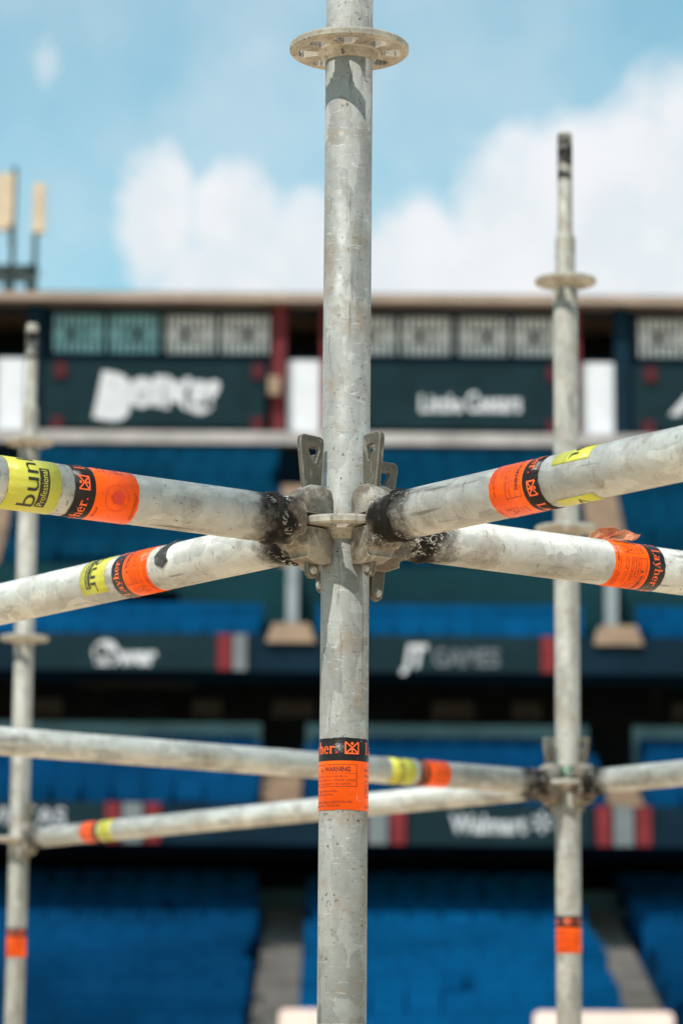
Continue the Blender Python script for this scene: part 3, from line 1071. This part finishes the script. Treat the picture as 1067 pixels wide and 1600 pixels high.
# ------------------------------------------------------------------ grandstand across the ground
def at(px, py, Y):
    """point of the vertical plane y = Y seen at a pixel of the photograph: (x, z)"""
    x, y = (px - 533.5) / FPX, (800 - py) / FPX
    x, y = x * cos(ROLL) - y * sin(ROLL), x * sin(ROLL) + y * cos(ROLL)
    d = Vector((x, cos(PITCH) - y * sin(PITCH), sin(PITCH) + y * cos(PITCH)))
    k = Y / d.y
    return d.x * k, EYE + d.z * k


def X(px, py, Y): return at(px, py, Y)[0]
def Z(py, Y): return at(533.5, py, Y)[1]


X0, X1 = -20.0, 20.0
gs = empty('grandstand', (0, 57, 0))
tag(gs, 'blurred grandstand with tiers of blue seats filling the background', 'grandstand')
GI = Matrix.Translation((0, -57, 0))


def gpart(mb, name, mats, parent=None):
    if parent is None:
        me = mb.mesh(name, mats)
        me.transform(GI)
        return link(name, me, None, gs)
    me = mb.mesh(name, mats)
    me.transform(GI)
    return link(name, me, None, parent)


def gbox(name, mat, x0, x1, y0, y1, z0, z1, parent=None):
    return gpart(MB().box(x0, x1, y0, y1, z0, z1), name, mat, parent)


rs = random.Random(3)


def terrace(name, Y0, z0, Y1, z1, rows, mat, zb):
    """stepped concrete terrace from the front row to the back"""
    mb = MB()
    dy, dz = (Y1 - Y0) / rows, (z1 - z0) / max(1, rows - 1) if rows > 1 else 0
    for k in range(rows):
        mb.box(X0, X1, Y0 + k * dy, Y1 if k == rows - 1 else Y0 + (k + 1) * dy, zb, z0 + k * dz)
    gpart(mb, name, mat)
    return dy, dz


def seat_block(xa, xb, Y0, z0, dy, dz, rows, mat, taper=None):
    """rows of blue tip-up seats between two aisles, one mesh"""
    mb = MB()
    for k in range(rows):
        a, b = xa, xb
        if taper:
            a, b = taper(k, xa, xb)
        n = int((b - a) / .5)
        if n < 1: continue
        st = (b - a) / n
        off = rs.uniform(-.2, .2)
        for i in range(n):
            cx = min(max(a + (i + .5) * st + off, a + .24), b - .24)
            if rs.random() < .012: continue
            y = Y0 + k * dy + dy * .45
            z = z0 + k * dz
            up = rs.random() < .86
            m = Matrix.Translation((cx, y, z))
            mb.box(-.247, .247, .02, .07, .26, .86, mat=m @ Matrix.Rotation(radians(-8), 4, 'X'))
            if up: mb.box(-.21, .21, -.06, -.02, .36, .76, mat=m)
            else: mb.box(-.21, .21, -.36, .02, .40, .44, mat=m)
            mb.box(-.03, .03, -.02, .06, 0, .4, mat=m)
    o = gpart(mb, 'seat_rows', mat)
    tag(o, kind='stuff')
    return o


def stair(name, xa, xb, Y0, z0, Y1, z1, n, mat, shift=0.0):
    mb = MB()
    for k in range(n):
        f0, f1 = k / n, (k + 1) / n
        dx = shift * (f0 + f1) / 2
        mb.box(xa + dx, xb + dx, Y0 + (Y1 - Y0) * f0, Y0 + (Y1 - Y0) * f1, z0 + (z1 - z0) * f0 - .25, z0 + (z1 - z0) * f1 + .012)
    return gpart(mb, name, mat)


# --- lower tier: ten rows rising under the overhang of the tier above
LY0, LY1 = 44.0, 57.8
lz0, lz1 = 1.15, 4.15
rowsL = 17
dy, dz = terrace('lower_terrace', LY0, lz0, LY1, lz1, rowsL, M['blue_step'], 0.0)
pitchA = X(965, 1500, 52) - X(430, 1500, 52)
axl = X(437, 1500, 52)
aisles = [axl + pitchA * k for k in range(-3, 4)]
AW = .72
for i, (a_, b_) in enumerate(zip([X0] + aisles, aisles + [X1])):
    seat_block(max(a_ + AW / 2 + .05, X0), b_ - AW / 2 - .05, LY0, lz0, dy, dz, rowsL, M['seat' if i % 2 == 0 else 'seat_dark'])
for a_ in aisles:
    stair('aisle_stair', a_ - AW / 2, a_ + AW / 2, LY0, lz0 - .02, LY1, lz1 + .16, rowsL * 2, M['grey_step'])
gbox('front_wall', M['navy'], X0, X1, LY0 - .25, LY0 - .002, 0, lz0 + .55)
gbox('parapet', M['pale_teal'], X0, X1, LY1 + .002, LY1 + .25, 0, Z(1390, LY1))
gbox('concourse_floor', M['recess_dark'], X0, X1, LY1 + .252, 66.0, 0, 3.4)
gbox('concourse_wall', M['recess_dark'], X0, X1, 62.0, 62.2, 3.4, 5.6)

# --- fascia of the second tier, with its stripes
F2 = 53.2
z2b, z2t = Z(1320, F2), Z(1256, F2)
gbox('fascia', M['navy'], X0, X1, F2, F2 + .25, z2b, z2t)
S2Y0, S2Y1 = F2 + .252, 57.4
z2f, z2k = z2t - .35, Z(1178, S2Y1) - .55
r2 = 6
d2, e2 = terrace('middle_terrace', S2Y0, z2f, S2Y1, z2k, r2, M['blue_step'], z2b + .02)
ax2 = [X(440, 1190, 55.5) + (X(968, 1190, 55.5) - X(440, 1190, 55.5)) * k for k in range(-3, 4)]
for a_, b_ in zip([X0] + ax2, ax2 + [X1]):
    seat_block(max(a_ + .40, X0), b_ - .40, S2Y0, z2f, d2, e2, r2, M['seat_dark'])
for a_ in ax2:
    stair('aisle_stair', a_ - .36, a_ + .36, S2Y0, z2f, S2Y1, z2k + .2, r2 * 2, M['tan'])
gbox('parapet', M['pale_teal'], X0, ax2[2] - 6.0, S2Y1 + .002, S2Y1 + .22, z2b, Z(1131, S2Y1)) if False else None
for a_, b_ in zip([X0] + ax2, ax2 + [X1]):
    gbox('parapet', M['pale_teal'], max(X0, a_ + .42), b_ - .42, S2Y1 + .002, S2Y1 + .22, z2k - 1.0, Z(1131, S2Y1))
gbox('gallery_floor', M['recess_dark'], X0, X1, S2Y1 + .222, 66.0, z2b + .02, z2k - .2)
gbox('gallery_wall', M['recess_dark'], X0, X1, 62.0, 62.2, z2k - .2, Z(1030, 62))
# suite fronts at the back of the gallery: dim window bays with pale blinds half down
sx = X(40, 1100, 61.9)
k = 0
while sx < X1 - 1.6:
    if sx > X0:
        f = gpart(MB().box(sx, sx + 1.25, 61.93, 61.998, Z(1128, 62), Z(1052, 62)), 'suite_window', M['glass'])
        if k % 3 != 1:
            gpart(MB().box(sx + .15, sx + .15 + (.85 if k % 2 else .6), 61.90, 61.928, Z(1122, 62), Z(1096, 62)), 'chair_back', M['dim_chair'], f)
    sx += 1.62
    k += 1

# --- fascia of the third tier
F3 = 56.0
z3b, z3t = Z(1050, F3), Z(992, F3)
gbox('fascia', M['navy'], X0, X1, F3, F3 + .25, z3b, z3t)
S3Y0, S3Y1 = F3 + .252, 57.6
z3f = z3t - .42
d3, e3 = terrace('front_terrace', S3Y0, z3f, S3Y1, z3f + .35, 2, M['blue_step'], z3b + .02)
ax3 = [X(455, 985, 56.5) + (X(961, 985, 56.5) - X(455, 985, 56.5)) * k for k in range(-3, 4)]
for a_, b_ in zip([X0] + ax3, ax3 + [X1]):
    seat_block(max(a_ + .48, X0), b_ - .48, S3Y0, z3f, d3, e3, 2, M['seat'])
# teal wall with a dark doorway, then the steep upper tier
zt0, zt1 = z3f + .35, Z(884, S3Y1)
dx0, dx1 = X(138, 940, S3Y1), X(280, 940, S3Y1)
gbox('teal_wall', M['teal'], X0, dx0, S3Y1 + .002, S3Y1 + .2, z3b, zt1)
gbox('teal_wall', M['teal'], dx1, X1, S3Y1 + .002, S3Y1 + .2, z3b, zt1)
gbox('teal_wall', M['teal'], dx0 + .002, dx1 - .002, S3Y1 + .002, S3Y1 + .2, Z(926, S3Y1), zt1)
gbox('doorway_shade_panel', M['recess_dark'], dx0 - .3, dx1 + .3, S3Y1 + 1.2, S3Y1 + 1.3, z3b, zt1 - .02)  # black panel set behind the opening, stands in for shade of the interior
UY0, UY1 = S3Y1 + .22, 63.2
zu0 = zt1 - .25
zu1 = Z(712, UY1) - .75
rU = 9
dU, eU = terrace('upper_terrace', UY0, zu0, UY1, zu1, rU, M['blue_step'], zt1 - .4)
gbox('upper_floor', M['recess_dark'], X0, X1, UY1 + .002, 68, zt1 - .4, zu1)
axU = [X(466, 800, 60) + (X(944, 800, 60) - X(466, 800, 60)) * k for k in range(-3, 4)]
for a_, b_ in zip([X0] + axU, axU + [X1]):
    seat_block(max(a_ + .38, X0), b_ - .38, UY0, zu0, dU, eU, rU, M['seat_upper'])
axU = [X(466, 800, 60) + (X(944, 800, 60) - X(466, 800, 60)) * k for k in range(-3, 4)]
for j, a_ in enumerate(axU):
    stair('aisle_stair', a_ - .36, a_ + .36, UY0, zu0, UY0 + (UY1 - UY0) * .74, zu0 + (zu1 - zu0) * .74 + .5, 14, M['tan'])
for j, a_ in enumerate(ax3):
    # tan vomitory stair in the aisle, grey handrail in front of the teal wall, tan landing on the fascia
    gpart(MB().box(a_ - .11, a_ + .11, S3Y1 - .35, S3Y1 - .02, z3t, zt1 - .05), 'handrail', M['rail'])
    mb = MB()
    zz0, zz1 = Z(1004, F3 - .1), Z(974, F3 - .1)
    mb.face([(a_ - .46, F3 - .1, zz0), (a_ + .46, F3 - .1, zz0), (a_ + .33, F3 - .1, zz1), (a_ - .33, F3 - .1, zz1)])
    mb.face([(a_ - .33, F3 - .1, zz1), (a_ + .33, F3 - .1, zz1), (a_ + .33, S3Y1 - .4, zz1), (a_ - .33, S3Y1 - .4, zz1)])
    mb.face([(a_ - .46, F3 - .1, zz0), (a_ - .33, F3 - .1, zz1), (a_ - .33, S3Y1 - .4, zz1), (a_ - .46, S3Y1 - .4, zz0)])
    mb.face([(a_ + .46, F3 - .1, zz0), (a_ + .46, S3Y1 - .4, zz0), (a_ + .33, S3Y1 - .4, zz1), (a_ + .33, F3 - .1, zz1)])
    mb.face([(a_ - .46, F3 - .1, zz0), (a_ - .46, S3Y1 - .4, zz0), (a_ + .46, S3Y1 - .4, zz0), (a_ + .46, F3 - .1, zz0)])
    gpart(mb, 'stair_landing', M['tan'])

# --- top storey: pale ledge, banners and doors, windows, columns, roof
WY = 63.6
gbox('ledge', M['ledge'], X0, X1, WY - .35, WY - .002, Z(694, WY - .35), Z(675, WY - .35))
gbox('storey_wall', M['navy'], X0, X1, WY + .1, WY + .3, zu1, Z(556, WY))
gbox('window_lintel', M['navy'], X0, X1, WY + .1, WY + .3, Z(488, WY), Z(456, WY))
gbox('back_wall', M['recess_dark'], X0, X1, WY + 2.4, WY + 2.6, zu1, Z(456, WY))
RY = 63.05
gbox('roof', M['beige'], X0, X1, RY, 69, Z(471, RY), Z(459, RY))
PITCH_B = X(527, 620, WY) - X(68, 620, WY)
BX = X(68, 620, WY)
pw = lambda px: X(px, 620, WY) - BX           # width inside a bay from the photograph


def window(xa, xb, za, zb, cyan):
    y = WY + .1
    fr = MB()
    t = .025
    fr.box(xa, xb, y - .03, y + .05, za, za + t); fr.box(xa, xb, y - .03, y + .05, zb - t, zb)
    fr.box(xa, xa + t, y - .03, y + .05, za + t, zb - t); fr.box(xb - t, xb, y - .03, y + .05, za + t, zb - t)
    wn = gpart(fr, 'window', M['navy'])
    gpart(MB().box(xa + t, xb - t, y + .16, y + .18, za + t, zb - t), 'pane', M['glass'], wn)
    n = 8
    st = (xb - xa - 2 * t) / n
    zm = (za + zb) / 2
    gpart(MB().box(xa + t, xb - t, y + .125, y + .14, zm - .10, zm + .10), 'mid_rail', M['blind_rail_cyan' if cyan else 'blind_rail'], wn)
    bm_ = M['slat_cyan' if cyan else 'slat']
    for i in range(n):
        c = xa + t + (i + .5) * st
        wd = st * .26
        if 2 <= i <= 5:                            # blinds turned open in the middle: a short piece above and below the rail
            gpart(MB().box(c - wd, c + wd, y + .09, y + .11, zm + .15, zb - t - .01), 'slat', bm_, wn)
            gpart(MB().box(c - wd, c + wd, y + .09, y + .11, za + t + .01, zm - .15), 'slat', bm_, wn)
        else:
            gpart(MB().box(c - wd, c + wd, y + .09, y + .11, za + t + .01, zb - t - .01), 'slat', bm_, wn)
    c = xa + t + (2.6 + rs.random() * 2.4) * st
    gpart(MB().box(c - .05, c + .05, y + .085, y + .12, zm - .15, zm + .14), 'dark_blob', M['recess_dark'], wn)  # unidentified dark shape among the slats, not a window fitting


banner_labels = {}
zs0, zs1 = Z(671, WY), Z(571, WY)
zw0, zw1 = Z(555, WY), Z(489, WY)
for k in range(-3, 4):
    bx = BX + PITCH_B * k
    if bx < X0 - 1 or bx + pw(415) > X1: continue
    # four windows of a bay
    for i, (a_, b_) in enumerate(((77, 162.5), (163.5, 249), (254, 338.5), (339.5, 423))):
        window(bx + pw(a_), bx + pw(b_), zw0, zw1, k == 0 and i < 2)
    # wall pieces at the ends of the window band
    gbox('pier', M['navy'], bx + pw(60), bx + pw(75), WY + .1, WY + .3, Z(556, WY) + .002, Z(488, WY) - .002)
    # white door between two columns
    gbox('door', M['white'], bx + pw(449), bx + pw(504), WY + .04, WY + .098, Z(692, WY), Z(563, WY))
    cm = M['maroon'] if k == 0 else M['navy']
    gbox('column', M['maroon'], bx + pw(425), bx + pw(447), WY - .15, WY + .098, Z(692, WY), Z(471, WY))
    gbox('column', cm, bx + pw(500), bx + pw(523), WY - .15, WY + .098, Z(692, WY), Z(471, WY))
    gbox('wall_lamp', M['tan'], bx + pw(419), bx + pw(438), WY - .35, WY - .152, Z(622, WY), Z(594, WY))

# antenna on the roof
ant = empty('antenna_mast', (X(40, 440, 65), 65, Z(459, RY)))
tag(ant, 'phone antenna frame on the stand roof with two upright beige panels', 'antenna')


def apart(mb, name, mat):
    me = mb.mesh(name, mat)
    me.transform(Matrix.Translation(-ant.location))
    return link(name, me, None, ant)


AY = 65.0
ax_ = lambda px, py: X(px, py, AY)
az_ = lambda py: Z(py, AY)
apart(MB().box(ax_(-6, 320), ax_(22, 320), AY - .1, AY + .1, az_(364), az_(277)), 'antenna_panel', M['antenna'])
apart(MB().box(ax_(53, 320), ax_(72, 320), AY - .12, AY + .1, az_(368), az_(292)), 'antenna_panel', M['antenna'])
for px, top in ((20, 262), (55, 300), (-20, 270)):
    apart(MB().lathe([(.06, az_(459)), (.06, az_(top))], 10, cap=True, mat=Matrix.Translation((ax_(px, 360), AY + .16, 0))), 'mast', M['dark_metal'])
apart(MB().box(ax_(-60, 427), ax_(60, 427), AY - .2, AY + .3, az_(432), az_(421)), 'cross_beam', M['dark_metal'])
apart(MB().box(ax_(15, 375), ax_(24, 375), AY - .1, AY + .2, az_(385), az_(356)), 'bracket', M['dark_metal'])
apart(MB().box(ax_(42, 445), ax_(58, 445), AY - .2, AY + .2, az_(461), az_(421)), 'post', M['dark_metal'])
apart(MB().box(ax_(-60, 446), ax_(58, 446), AY - .25, AY - .21, az_(450), az_(442)), 'cross_beam', M['dark_metal'])
for px in (8, -20):
    apart(MB().box(ax_(px, 445), ax_(px + 8, 445), AY - .2, AY + .2, az_(461), az_(421)), 'post', M['dark_metal'])

# small fittings on the roof edge
for j, (px, lb) in enumerate(((436, 'pale post on the roof edge above the maroon column'), (967, 'small pale post on the roof edge beside the right standard'))):
    r = empty('roof_post', (X(px, 450, RY + .4), RY + .4, Z(459, RY)))
    tag(r, lb, 'roof post', 'posts on the roof edge')
    link('post', MB().box(-.05, .05, -.05, .05, 0, .17).mesh('post', M['ledge']), None, r)
    link('cap', MB().lathe([(.16, .02), (.16, .08), (.1, .13), (.03, .15)], 14, cap=True).mesh('cap', M['ledge']), None, r)


# --- banners and boards: each hangs on the stand and is a thing of its own
def banner(name, xa, xb, y, za, zb, groups, label, group=None, brackets=False, mat='banner'):
    r = empty(name, (xa, y, za))
    tag(r, label, 'banner', group)
    link('panel', MB().box(0, xb - xa, -.05, 0, 0, zb - za).mesh('panel', M[mat]), None, r)
    if groups:
        bm = bmesh.new()
        for polys, mi in groups:
            for q in polys:
                try:
                    f = bm.faces.new([bm.verts.new((x, -.054 if mi == 2 else -.058, z)) for x, z in q]); f.material_index = mi
                except ValueError: pass
        bmesh.ops.recalc_face_normals(bm, faces=bm.faces)
        for f in bm.faces:
            if f.normal.y > 0: f.normal_flip()
        me = bpy.data.meshes.new('lettering'); bm.to_mesh(me); bm.free()
        me.materials.append(M['letter']); me.materials.append(M['letter_grey']); me.materials.append(M['letter_pale'])
        link('lettering', me, None, r)
    if brackets:
        w_, h_ = xb - xa, zb - za
        bme = MB().box(-.13, .13, -.11, -.052, -.17, .17).mesh('bracket', M['bracket_red'])
        for bx_, bz_ in ((.38, h_ - .2), (w_ - .15, h_ - .2), (.33, .02), (w_ - .15, .04)):
            link('bracket', bme, None, r).location = (bx_, 0, bz_)
    return r


def loc2(px, py, y, r0):
    x, z = at(px, py, y)
    return x - r0[0], z - r0[1]


def glyph(ch, px0, px1, pyb, pyt, y, r0, bold=.03, rot=0, shear=0.0):
    """one letter set between pixel bounds, in the banner's own metres"""
    p = text2d(ch, 1, bold=bold, shear=shear)
    a_, b_ = width2d(p)
    ys = [q[1] for f in p for q in f]
    c_, d_ = min(ys), max(ys)
    x0, z0 = loc2(px0, pyb, y, r0); x1, z1 = loc2(px1, pyt, y, r0)
    w_, h_ = x1 - x0, z1 - z0
    q = [[((px - a_) / (b_ - a_) - .5, (pz - c_) / (d_ - c_) - .5) for px, pz in f] for f in p]
    return tr2d([[(px * w_, pz * h_) for px, pz in f] for f in q], x0 + w_ / 2, z0 + h_ / 2, 1, 1, rot)


def word(body, px0, px1, pyb, pyt, y, r0, bold=.02, spacing=1.0, shear=0.0):
    x0, z0 = loc2(px0, pyb, y, r0); x1, z1 = loc2(px1, pyt, y, r0)
    return fit_text(body, x0, x1, z0, z1 - z0, bold, spacing, shear)


BY = WY - .16
bxs = [BX + PITCH_B * k for k in range(-3, 4)]
bw = pw(414)
for k, bx in zip(range(-3, 4), bxs):
    if k not in (-1, 0, 1, 2): continue
    r0 = (bx, zs0)
    if k == 0:
        L = [('B', 154, 206, 659, 584, -.18), ('O', 203, 242, 638, 590, 0), ('I', 242, 258, 636, 588, 0), ('N', 258, 296, 640, 590, -.05), ('G', 290, 326, 648, 596, .1), ('!', 322, 338, 640, 594, -.35)]
        gr = []
        for (ch, a_, b_, yb, yt, rt) in L:
            gr += glyph(ch, a_ - 2, b_ + 2, yb, yt, BY, r0, .045, rt)
        blob = [(155, 602), (164, 590), (186, 583), (206, 587), (214, 594), (226, 587), (246, 583), (262, 586), (276, 583), (300, 586), (318, 596), (328, 590), (338, 592), (340, 602),
                (334, 616), (326, 630), (312, 640), (294, 646), (274, 641), (258, 632), (244, 635), (224, 634), (210, 632), (200, 646), (182, 658), (164, 660), (153, 653), (156, 644), (163, 630), (162, 616)]
        cxy = loc2(240, 610, BY, r0)
        pts_ = [loc2(px * .94 + 240 * .06, py * .55 + (622 if px < 205 else 613) * .45, BY, r0) for px, py in blob]
        shape = [[cxy, pts_[i], pts_[(i + 1) % len(pts_)]] for i in range(len(pts_))]
        banner('banner', bx, bx + bw, BY, zs0, zs1, [(shape, 2), (gr, 0)], 'dark upper banner with big bouncing white letters BOING', 'upper banners', True)
    elif k == 1:
        banner('banner', bx, bx + bw, BY, zs0, zs1, [(word('Little', 655, 722, 644, 617, BY, r0, .03) + word('Caesars', 728, 814, 644, 613, BY, r0, .03), 0)],
               'dark upper banner with the small white words Little Caesars', 'upper banners', True)
    elif k == 2:
        banner('banner', bx, bx + bw, BY, zs0, zs1, [(glyph('A', 1044, 1110, 650, 600, BY, r0, .04, 0, .25), 0)],
               'dark upper banner cut by the right picture edge, white slanted A', 'upper banners', True)
    else:
        banner('banner', bx, bx + bw, BY, zs0, zs1, [], 'plain dark upper banner left of the BOING banner, outside the picture', 'upper banners', True)


def fascia_strip(y, za, zb, px_list):
    """coloured upright panels on a fascia: parts of the stand"""
    for (pa, pb, m) in px_list:
        gbox('fascia_panel', M[m], X(pa, 1000, y), X(pb, 1000, y), y - .06, y - .002, za + .01, zb - .01)


per3 = 505
ls = []
for k in range(-3, 4):
    ls += [(340 + per3 * k, 362 + per3 * k, 'red'), (365 + per3 * k, 386 + per3 * k, 'grey_panel')]
fascia_strip(F3, z3b, z3t, ls)
per2 = 379
ls = []
for k in range(-4, 5):
    o_ = per2 * k
    ls += [(171 + o_, 193 + o_, 'red'), (198 + o_, 228 + o_, 'grey_panel'), (233 + o_, 256 + o_, 'red')]
fascia_strip(F2, z2b, z2t, ls)
xa = X(55, 1020, F3); r0 = (xa, z3b)
banner('fascia_banner', xa, X(338, 1020, F3), F3 - .01, z3b + .005, z3t - .01,
       [(disc2d(*loc2(166, 1021, F3, r0), .24) + tr2d(word('Power', 150, 246, 1038, 1010, F3, r0, .05), 0, 0), 0)], 'upper fascia banner with a short white rounded word, left of the red panel', 'fascia banners')
xa = X(575, 1020, F3); r0 = (xa, z3b)
banner('fascia_banner', xa, X(842, 1020, F3), F3 - .01, z3b + .005, z3t - .01,
       [(word('JT', 626, 668, 1042, 1008, F3, r0, .05, 1, .2), 0), (word('GAMES', 676, 780, 1042, 1014, F3, r0, .02), 1)],
       'upper fascia banner lettered JT GAMES right of the middle pole', 'fascia banners')
xa = X(640, 1287, F2); r0 = (xa, z2b)
wl = word('Walmart', 703, 822, 1302, 1273, F2, r0, .03)
cx, cz = loc2(846, 1286, F2, r0)
sp = []
for k in range(6):
    t_ = k * pi / 3 + pi / 6
    sp += bar2d((cx + .06 * cos(t_), cz + .06 * sin(t_)), (cx + .19 * cos(t_), cz + .19 * sin(t_)), .055)
banner('fascia_banner', xa, X(920, 1287, F2), F2 - .01, z2b + .005, z2t - .01, [(wl + sp, 0)], 'lower fascia banner lettered Walmart with a spoked mark', 'fascia banners')
xa = X(-90, 1287, F2); r0 = (xa, z2b)
banner('fascia_banner', xa, X(165, 1287, F2), F2 - .01, z2b + .005, z2t - .01, [(word('VISTAS', -20, 104, 1288, 1262, F2, r0, .01), 0)], 'lower fascia banner behind the far left standard with thin white letters', 'fascia banners')

# --- pale boards standing in front of the lower stand
for (pa, pb, lb) in ((436, 530, 'pale pink board at the bottom behind the middle standard'), (834, 1052, 'wide pale pink board at the bottom behind the right standard')):
    y = 42.5
    x0_, x1_ = X(pa, 1590, y), X(pb, 1590, y)
    r = empty('hoarding_board', ((x0_ + x1_) / 2, y, 0))
    tag(r, lb, 'board', 'pale boards before the stand')
    hw_, zt = (x1_ - x0_) / 2, Z(1577, y)
    rr = .09
    out = [(-hw_, .05), (hw_, .05)]
    out += [(hw_ - rr + rr * cos(q * pi / 12), zt - rr + rr * sin(q * pi / 12)) for q in range(7)]
    out += [(-hw_ + rr - rr * sin(q * pi / 12), zt - rr + rr * cos(q * pi / 12)) for q in range(7)]
    me = prism_mesh(out, 0, .12, lambda a, b, t: Vector((a, t, b)))
    me.materials.append(M['pink_board'])
    link('board', me, None, r)
    link('foot', MB().box(-hw_ * .8, -hw_ * .7, -.3, .4, 0, .05).box(hw_ * .7, hw_ * .8, -.3, .4, 0, .05).mesh('foot', M['dark_metal']), None, r)
